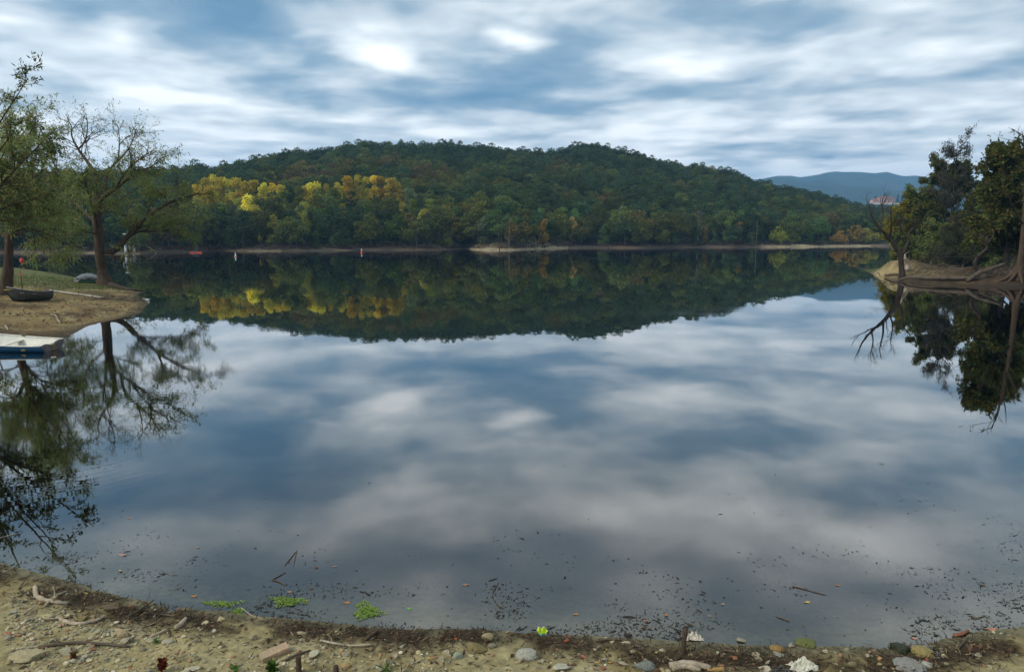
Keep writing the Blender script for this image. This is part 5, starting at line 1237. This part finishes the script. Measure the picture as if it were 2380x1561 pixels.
S = [([(82, 1365), (86, 1389), (108, 1397), (135, 1403), (158, 1404)], .028, 'white bent branch on the silt near the corner of the bay', M_drift), ([(104, 1411), (126, 1391), (156, 1375)], .014, 'thin pale stick crossing the white bent branch', M_drift), ([(54, 1430), (84, 1411)], .010, 'short thin stick beside the lone grey pebble', M_drift),
     ([(132, 1439), (172, 1453), (210, 1448), (246, 1436)], .022, 'curved driftwood stick above the egg-shaped stone', M_drift), ([(90, 1506), (180, 1498), (302, 1504)], .016, 'long straight grey stick across the gravel', M_barkgrey), ([(244, 1416), (277, 1417)], .026, 'short dark log in the wrack', M_driftdark), ([(200, 1413), (222, 1423), (221, 1437)], .011, 'hooked grey twig in the wrack', M_barkgrey),
     ([(293, 1437), (320, 1425), (330, 1415), (358, 1398)], .010, 'long thin twig running up to the water', M_barkgrey), ([(350, 1483), (392, 1465)], .014, 'pale straight twig above the smooth pale stone', M_drift), ([(362, 1439), (392, 1417)], .007, 'thin twig slanting over the brown wrack', M_barkgrey), ([(376, 1429), (406, 1436)], .011, 'grey twig at the end of the brown wrack', M_barkgrey), ([(43, 1371), (62, 1347)], .007, 'fine upright twig by the white bent branch', M_barkgrey),
     ([(407, 1461), (419, 1457), (433, 1439)], .028, 'bone white knuckle of driftwood', M_drift), ([(656, 1540), (690, 1526), (722, 1513)], .012, 'bare grey twig right of the brick', M_barkgrey), ([(744, 1490), (776, 1499), (812, 1502), (867, 1502)], .012, 'long brown reed lying below the wrack', M_drift), ([(849, 1488), (877, 1469)], .018, 'dark slanting stick in the wrack', M_driftdark), ([(1384, 1491), (1414, 1490), (1444, 1489)], .013, 'straight dark stick behind the angular white stone', M_driftdark),
     ([(1556, 1549), (1600, 1548), (1651, 1553)], .036, 'thick bleached driftwood at the beach edge', M_drift), ([(1562, 1556), (1590, 1553), (1628, 1559)], .03, 'second bleached driftwood piece below the thick one', M_drift), ([(2223, 1511), (2249, 1487)], .014, 'slanting grey stick stuck in the wrack', M_barkgrey), ([(2216, 1478), (2237, 1477), (2250, 1466)], .018, 'reddish branch at the waterline of the silt', principled('red_branch', (.22, .09, .05), .8, 8, .3, .2)), ([(1683, 1513), (1720, 1521)], .012, 'dark thin stick over the brick red clod', M_driftdark),
     ([(1207, 1540), (1222, 1530), (1232, 1526)], .014, 'pale twig in front of the concrete lump', M_drift), ([(96, 1438), (110, 1445), (170, 1436)], .010, 'thin brown stick below the short thin one', M_driftdark), ([(440, 1500), (462, 1486)], .008, 'thin pale straw above the whitish slab', M_drift)]
for pts_, r, lab, m_ in S: stick(pts_, r, lab, m_, twigs=2 if len(pts_) > 3 else 0)
for pts_, lab in (([(662, 1313), (676, 1296), (690, 1279)], 'thin dark twig floating in a narrow triangle with another'), ([(690, 1279), (686, 1297), (682, 1313)], 'second thin dark twig of the floating triangle'), ([(632, 1347), (664, 1329)], 'dark floating twig with a knob, upper arm of a V'), ([(632, 1347), (648, 1351), (664, 1360)], 'dark floating twig, lower arm of a V'),
                  ([(1159, 1353), (1145, 1382), (1163, 1413)], 'dark floating twig bent like an arrowhead'), ([(1841, 1361), (1880, 1371), (1919, 1382)], 'long straight stick floating off the beach'), ([(1803, 1431), (1835, 1443)], 'sunken dark stick near the wet black rock'), ([(2256, 1435), (2271, 1436), (2288, 1431)], 'curved brown stick floating near the reddish branch'), ([(560, 1411), (585, 1430), (612, 1437)], 'pale reed lying half in the water'), ([(0, 1249), (18, 1245), (36, 1240)], 'pale branch floating in the mirror image of the willows')):
    stick(pts_, .0055, lab, M_driftdark if 'pale' not in lab else M_drift, water=True, up=[0, .004, .0, 0])
sk = np.array(hit(1586, 1517)); up_ = pt(1594, 1459, sk[1] + .02)
log_thing('upright_stick', 'brown stick standing upright in the wet silt', 'stick', [sk - (0, 0, .08), (sk + up_) / 2, up_], [.024, .022, .026], M_bark, 7)
for (x, y0, y1, lab) in ((695, 1568, 1524, 'broken wooden peg sticking up below the brick'), (782, 1568, 1546, 'short wooden peg by the warm tan stone')):
    p = np.array(hit(x, y0 - 3)); u = pt(x - 2, y1, p[1]); log_thing('wooden_peg', lab, 'peg', [p - (0, 0, .05), (p + u) / 2, u], [.03, .028, .022], M_bark, 6)
# litter
wp = np.array(hit(1261, 1476)); kw = wp[1] / F
G = np.array([[(s * 12 * kw + .006 * math.sin(t * 9), .008 + .012 * math.sin(s * 7 + t * 5), t * 20 * kw * (1 - .25 * max(s, 0)) + .01 * math.sin(s * 5)) for s in np.linspace(-1, 1, 10)] for t in np.linspace(0, 1, 10)])
m = bpy.data.materials.new('printed_wrapper'); m.use_nodes = True; t = NT(m.node_tree); tc = t.new('ShaderNodeTexCoord'); sx_ = t.new('ShaderNodeSeparateXYZ'); t.link(tc.outputs['Generated'], sx_.inputs[0])
c_ = t.ramp(sx_.outputs[2], [(.0, (.10, .35, .55)), (.22, (.10, .35, .55)), (.26, (.50, .72, .03)), (.8, (.62, .78, .04)), (.9, (.75, .78, .6))]); t.link(c_, t.n['Principled BSDF'].inputs['Base Color']); t.n['Principled BSDF'].inputs['Roughness'].default_value = .35
b = MB(); b.grid(G); o = obj('snack_wrapper', b.mesh('snack_wrapper', True), m, None, tuple(wp)); o.rotation_euler = (-.35, 0, .1); tag(o, 'bright yellow green crumpled wrapper with a blue corner', 'wrapper')


def crumple(name, label, cat, x, y, w, h, col, seed, rough=.5):
    R = np.random.default_rng(seed); p = np.array(hit(x, y + h * .4)); k = p[1] / F; n_ = 16
    u = np.linspace(-1, 1, n_); A, B_ = np.meshgrid(u, u, indexing='ij'); env = np.clip(1 - (A ** 2 + B_ ** 2) * .8, 0, 1) ** .6
    z = (np.abs(fbm(A * 2.3 + seed, B_ * 2.3, 4)) * 1.7 + .15) * env * h * k * 1.0; G = np.stack([A * w * k / 2 * (1 + .15 * R.normal(0, 1, A.shape) * (env < .3)), B_ * w * k * .28 + R.normal(0, .004, A.shape), z + .004], -1)
    b = MB(); b.grid(G); tag(obj(name, b.mesh(name, False), principled(name + '_skin', col, rough, 10, .15, .3, .4), None, (p[0], p[1] + .04, p[2])), label, cat)


crumple('plastic_bag', 'crumpled dirty white plastic bag at the beach edge', 'bag', 1873, 1545, 70, 34, (.58, .57, .46), 5); crumple('rag', 'whitish wet rag at the waterline behind the upright stick', 'rag', 1612, 1481, 44, 16, (.55, .50, .42), 8)
stone(1041, 1521, 18, 12, 'white pointed shard beside the smooth grey green stone', (.6, .57, .46), None, 77, .6, 2, .7, name='shard', cat='shard'); stone(1461, 1476, 22, 7, 'black sodden piece of wood at the waterline', (.035, .035, .035), None, 78, -.2, 2, .3, name='sodden_wood', cat='wood')
for (x, y, lab) in ((1390, 1540, 'orange cigarette butt by the small round white pebble'), (1418, 1541, 'second cigarette butt, beside the cream stone'), (1128 - 130, 1531, 'cigarette butt near the low cream stone')):
    p = np.array(hit(x, y)); b = MB(); b.tube([(-.016, 0, .008), (.016, .004, .008)], .006, 7); o = obj('cigarette_butt', b.mesh('cigarette_butt', True), principled('filter_paper', (.62, .34, .06), .8, 20, .2, 0), None, tuple(p)); o.rotation_euler = (0, 0, .2); tag(o, lab, 'cigarette butt')


# plants
def weed(name, label, x, y, h, col, leafs, seed, L=.07, Wd=.045, upright=.5):
    R = np.random.default_rng(seed); p = np.array(hit(x, y)); k = p[1] / F; hh = h * k; o = thing(name, label, 'plant', tuple(p)); b = MB()
    pos = []; d = []
    for s in range(6):
        az = R.uniform(0, 6.28); e = np.array([math.cos(az) * hh * .35, math.sin(az) * hh * .35, hh * R.uniform(.6, 1)]); q = resample([(0, 0, -.01), e * .5 + (0, 0, hh * .1), e], 5); b.tube(q, np.linspace(.004, .002, 5), 4)
        f = R.uniform(.25, 1, leafs); i = np.minimum((f * 4).astype(int), 3); pos.append(q[i] + ((f * 4 - i)[:, None]) * (q[i + 1] - q[i])); d.append(R.normal(0, 1, (leafs, 3)) * (1, 1, upright) + (0, 0, upright))
    obj('stem', b.mesh('stem', True), principled('stem_' + name, col, .8, 9, .2, 0), o)
    V, Q, c = leaf_quads(np.vstack(pos), np.vstack(d), L, Wd, R, [(2, col), (1, tuple(q * 1.4 for q in col))]); obj('leaves', mesh('leaves', V, Q, None, c), M_leaf, o)


weed('green_weed', 'fresh green weed in front of the brick', 632, 1562, 22, (.07, .15, .03), 7, 1); weed('green_weed', 'tiny green seedling below the brick', 545, 1558, 12, (.08, .16, .03), 3, 2, .05, .035); weed('green_weed', 'small green tuft beside the smooth pale stone', 363, 1494, 9, (.07, .17, .03), 4, 3, .04, .015)
weed('dry_dock', 'reddish brown dried dock plant at the beach edge', 376, 1562, 36, (.12, .035, .02), 26, 4, .035, .025); weed('dry_dock', 'small reddish brown dried plant behind the pale angular stone', 172, 1530, 22, (.12, .05, .03), 14, 5, .03, .02); weed('green_weed', 'thin grass tuft on the bare silt', 896, 1560, 18, (.07, .15, .04), 3, 6, .09, .012)

# ---- loose stones one can tell apart, then the gravel itself
GL = 'stones in the beach gravel'
gx = np.concatenate([Rs.uniform(0, 460, 150), Rs.uniform(420, 1400, 90), Rs.uniform(1400, 2380, 60)])
for i, x in enumerate(gx):
    ymin = np.interp(x, [0, 300, 600, 1000, 2380], [1465, 1470, 1490, 1505, 1505]); y = ymin + (1566 - ymin) * Rs.random() ** .8; w = Rs.uniform(7, 15)
    stone(x, y, w, w * .55, 'small rounded stone lying loose in the beach gravel', SAND[Rs.integers(len(SAND))], GL, None, None, 1)


def scatter_low(name, label, xs, ys, size, cols, mat=M_stone, sink=.2):
    z = hfun(xs, ys); Vs = []; Ts = []; Cs = []; n0 = 0
    for i in range(len(xs)):
        V, T = LOWS[i % 16]; a = Rs.uniform(0, 6.28); ca, sa = math.cos(a), math.sin(a); W_ = V * size[i]; W_ = np.column_stack([W_[:, 0] * ca - W_[:, 1] * sa, W_[:, 0] * sa + W_[:, 1] * ca, W_[:, 2]]) + (xs[i], ys[i], z[i] + size[i] * sink)
        Vs.append(W_); Ts.append(T + n0); n0 += len(V); Cs.append(np.tile(np.array(cols[i]), (len(V), 1)))
    tag(obj(name, mesh(name, np.vstack(Vs), None, np.vstack(Ts), np.vstack(Cs), False), mat), label, kind='stuff')


def beach_points(n, f):
    X = Rs.uniform(-6.5, 6.5, n); Y = Rs.uniform(5.0, 9.5, n); s = sdist(X, Y); ok = (s > 0.02) & (np.abs(X) < .80 * Y); X, Y, s = X[ok], Y[ok], s[ok]
    u = CX + F * X / Y; w = f(s, u, X, Y); ok = Rs.random(len(X)) < w; return X[ok], Y[ok], s[ok]


X, Y, s_d = beach_points(60000, lambda s, u, X, Y: np.clip((s - .35) / .5, .04, 1) * np.interp(u, [0, 450, 800, 1400, 2380], [1.0, .75, .5, .35, .3]) * np.clip(.45 + 1.6 * fbm(X * 2, Y * 2, 3), .05, 1))
sz = np.clip(Rs.lognormal(-3.75, .45, len(X)), .008, .06); ci = Rs.integers(len(SAND), size=len(X))
scatter_low('gravel', 'grey and tan gravel covering the upper beach', X, Y, sz, np.array(SAND)[ci] * Rs.uniform(.75, 1.15, (len(X), 1)))
X, Y, s_d = beach_points(120000, lambda s, u, X, Y: 1.0 * np.exp(-((s - .26 - .22 * fbm(X * .6, Y * .6, 4)) / .24) ** 2) * np.clip(.75 + 2.2 * fbm(X * 2.3 + 40, Y * 2.3, 3), 0, 1) + .05)
n = len(X); pos = np.column_stack([X, Y, hfun(X, Y) + Rs.uniform(.003, .02, n)]); d = Rs.normal(0, 1, (n, 3)) * (1, .8, .2)
V, Q, c = leaf_quads(pos, d, .07, .010, Rs, [(5, (.035, .025, .016)), (3, (.06, .042, .025)), (1, (.14, .10, .06)), (.4, (.28, .2, .12))], np.array([0, 0, 1.5]))
tag(obj('wrack', mesh('wrack', V, Q, None, c), M_debris), 'dark brown wrack of rotted stems along the waterline', kind='stuff')
X, Y, s_d = beach_points(9000, lambda s, u, X, Y: .10 + .55 * np.exp(-((s - .4) / .25) ** 2)); n = len(X); pos = np.column_stack([X, Y, hfun(X, Y) + .012])[: 420]
V, Q, c = leaf_quads(pos, Rs.normal(0, 1, pos.shape) * (1, 1, .2), .06, .036, Rs, [(4, (.075, .045, .028)), (2, (.13, .07, .04)), (.6, (.30, .17, .07)), (.7, (.30, .27, .2))], np.array([0, 0, 2.2]))
tag(obj('fallen_leaves', mesh('fallen_leaves', V, Q, None, c), M_debris), 'brown fallen leaves scattered over the wrack and silt', kind='stuff')

# ---- things floating on the water
def water_pts(n, f):
    x = Rs.uniform(-40, 2420, n); y = Rs.uniform(1080, 1505, n); P_ = np.array([ground0(a, b_) for a, b_ in zip(x, y)]); s = -sdist(P_[:, 0], P_[:, 1]); ok = (s > .0) & (Rs.random(n) < f(s, x, y, P_)); return P_[ok], s[ok]


P_, s_d = water_pts(42000, lambda s, x, y, P: np.clip(fbm(P[:, 0] * 1.6 + 9, P[:, 1] * 2.6, 4) * 3.0 - .15, .015, 1) * (np.exp(-s / .45) * 1.2 + .30 * np.exp(-s / 1.6) + .05 * np.exp(-s / 4)) * np.where((x < 330), 1.5, 1))
P_[:, 2] = .003; d = Rs.normal(0, 1, P_.shape) * (1, .7, 0); sl = Rs.lognormal(0, .5, len(P_))
V, Q, c = leaf_quads(P_, d, .030 * sl, .010 * sl ** .7, Rs, [(5, (.022, .02, .018)), (2, (.04, .032, .025)), (.6, (.12, .09, .06))], np.array([0, 0, 9.0])); V[:, 2] = .0025 + Rs.uniform(0, .003, len(V))
tag(obj('floating_debris', mesh('floating_debris', V, Q, None, c), M_debris), 'dark specks of rotted plants floating along the beach', kind='stuff')


def leaf_mesh(seed):
    R = np.random.default_rng(seed); a = np.linspace(0, 6.2832, 14, endpoint=False); r = .5 * (1 + .22 * np.cos(3 * a + R.uniform(0, 6)) * R.random() + .1 * R.normal(0, 1, 14)); V = np.column_stack([np.cos(a) * r, np.sin(a) * r * .62, .05 * np.cos(2 * a)]); V = np.vstack([V, [0, 0, .0]]); j = np.arange(14)
    return mesh('leaf', V, None, np.stack([np.full(14, 14), j, (j + 1) % 14], 1), np.ones((15, 3)), True)


LEAF = [leaf_mesh(i) for i in range(6)]
for m_ in LEAF: m_.materials.append(M_debris)
def leaf(x, y, w, col, label, group=None, water=True):
    p = ground0(x, y, .006) if water else np.array(hit(x, y)) + (0, 0, .02); k = (p[1] * cp + H * sp) / F; o = bpy.data.objects.new('fallen_leaf', LEAF[Rs.integers(6)]); COL.objects.link(o); o.location = p; s = w * k; o.scale = (s, s, s); o.rotation_euler = (0, 0, Rs.uniform(-.5, .5)) if water else (Rs.normal(0, .4), Rs.normal(0, .4), Rs.uniform(0, 6)); o.color = (*col, 1); tag(o, label, 'leaf', group)


TAN = (.36, .22, .13); ORG = (.40, .17, .05); YEL = (.45, .35, .10)
for (x, y, w, c, lab) in ((285, 1288, 20, (.32, .22, .18), 'large pinkish brown leaf floating off the wrack'), (280, 1325, 9, YEL, 'small yellow leaf floating near the waterline'), (300, 1203, 8, TAN, 'tan leaf floating below the willow reflections'), (460, 1271, 8, TAN, 'tan leaf floating alone past the pinkish brown one'), (1876, 1398, 13, YEL, 'yellow leaf floating beside the long straight stick'), (1948, 1359, 9, ORG, 'orange leaf floating among specks'), (1680, 1403, 9, TAN, 'tan leaf floating in the dark water'), (1650, 1430, 8, TAN, 'brown leaf floating close to the sunken silt'),
                          (2305, 1461, 22, (.42, .2, .12), 'large reddish leaf at the waterline by the slanting stick'), (1338, 1426, 11, ORG, 'orange leaf floating above the red shard'), (735, 1318, 11, (.12, .06, .03), 'dark curled leaf floating by the V of twigs'), (778, 1315, 8, TAN, 'light tan leaf floating next to the dark curled one'), (673, 1374, 10, TAN, 'tan leaf floating above the green algae'), (452, 1384, 13, ORG, 'orange tan leaf at the edge of the wrack'), (806, 1399, 14, ORG, 'rust coloured leaf floating between the algae patches'), (714, 1394, 8, TAN, 'tan leaf lying on the algae streak'),
                          (1082, 1357, 14, (.30, .16, .12), 'pale brown leaf under the surface near the bent twig'), (1549, 1428, 10, ORG, 'orange brown leaf sunk near the dark water'), (1500, 1441, 8, ORG, 'reddish leaf at the edge of the dark water'), (2125, 1482, 14, (.42, .22, .16), 'pink leaf in the wrack behind the wet black rock')): leaf(x, y, w, c, lab)
for i in range(46):
    x = Rs.uniform(60, 2330); y = np.interp(x, [0, 300, 700, 1200, 1900, 2380], [1318, 1400, 1450, 1470, 1506, 1470]) + Rs.uniform(4, 40); leaf(x, y, Rs.uniform(5, 10), [(.26, .16, .09), (.28, .12, .045), (.34, .26, .08), (.12, .06, .035), (.16, .07, .045)][Rs.integers(5)], 'small autumn leaf lying on the wet silt and wrack', 'autumn leaves on the wrack', False)


def algae(label, x, y, w, h, n, seed):
    R = np.random.default_rng(seed); th = R.uniform(0, 6.28, n); rr = R.random(n) ** .6 * (1 + .35 * np.sin(3 * th + seed) + .2 * np.sin(7 * th)); xs = x + np.cos(th) * rr * w / 2 + R.normal(0, 2, n); ys = y + np.sin(th) * rr * h / 2; P_ = np.array([ground0(a, b_, .004) for a, b_ in zip(xs, ys)])
    P_[:, 2] = .004 + R.uniform(0, .005, n); V, Q, c = leaf_quads(P_, R.normal(0, 1, P_.shape) * (1, 1, .05), .024, .011, R, [(4, (.17, .27, .04)), (2, (.09, .15, .03)), (1, (.26, .34, .08))], np.array([0, 0, 5.0])); V[:, 2] = np.maximum(V[:, 2], .003)
    tag(obj('algae_mat', mesh('algae_mat', V, Q, None, c), M_debris), label, kind='stuff')


algae('round bright green mat of algae floating at the waterline', 853, 1419, 58, 36, 900, 1); algae('streak of green algae floating above the wrack', 668, 1397, 74, 20, 700, 2); algae('thin green algae caught at the edge of the wrack', 520, 1402, 90, 14, 350, 3); algae('small green scum caught near the wrack edge', 552, 1420, 26, 12, 160, 4)
b = leaf_mesh(9); b.materials.append(M_debris); o = obj('lily_leaf', b); p = ground0(951, 1413, .006); o.location = p; o.scale = (.055,) * 3; o.color = (.14, .40, .10, 1); tag(o, 'single round green leaf floating right of the algae mat', 'leaf')

# ------------------------------------------------------------------ haze
m = bpy.data.materials.new('haze_air'); m.use_nodes = True; t = NT(m.node_tree); t.n.clear(); out = t.new('ShaderNodeOutputMaterial'); pv = t.new('ShaderNodeVolumePrincipled')
pv.inputs['Color'].default_value = (.30, .62, 1.0, 1); pv.inputs['Density'].default_value = 2.2e-4; pv.inputs['Anisotropy'].default_value = .25
t.link(pv.outputs[0], out.inputs['Volume'])
b = MB(); b.box(0, 0, 260, 12000, 12000, 532); o = obj('haze', b.mesh('haze'), m); tag(o, 'thin blue haze in the air over lake and mountains', kind='stuff')
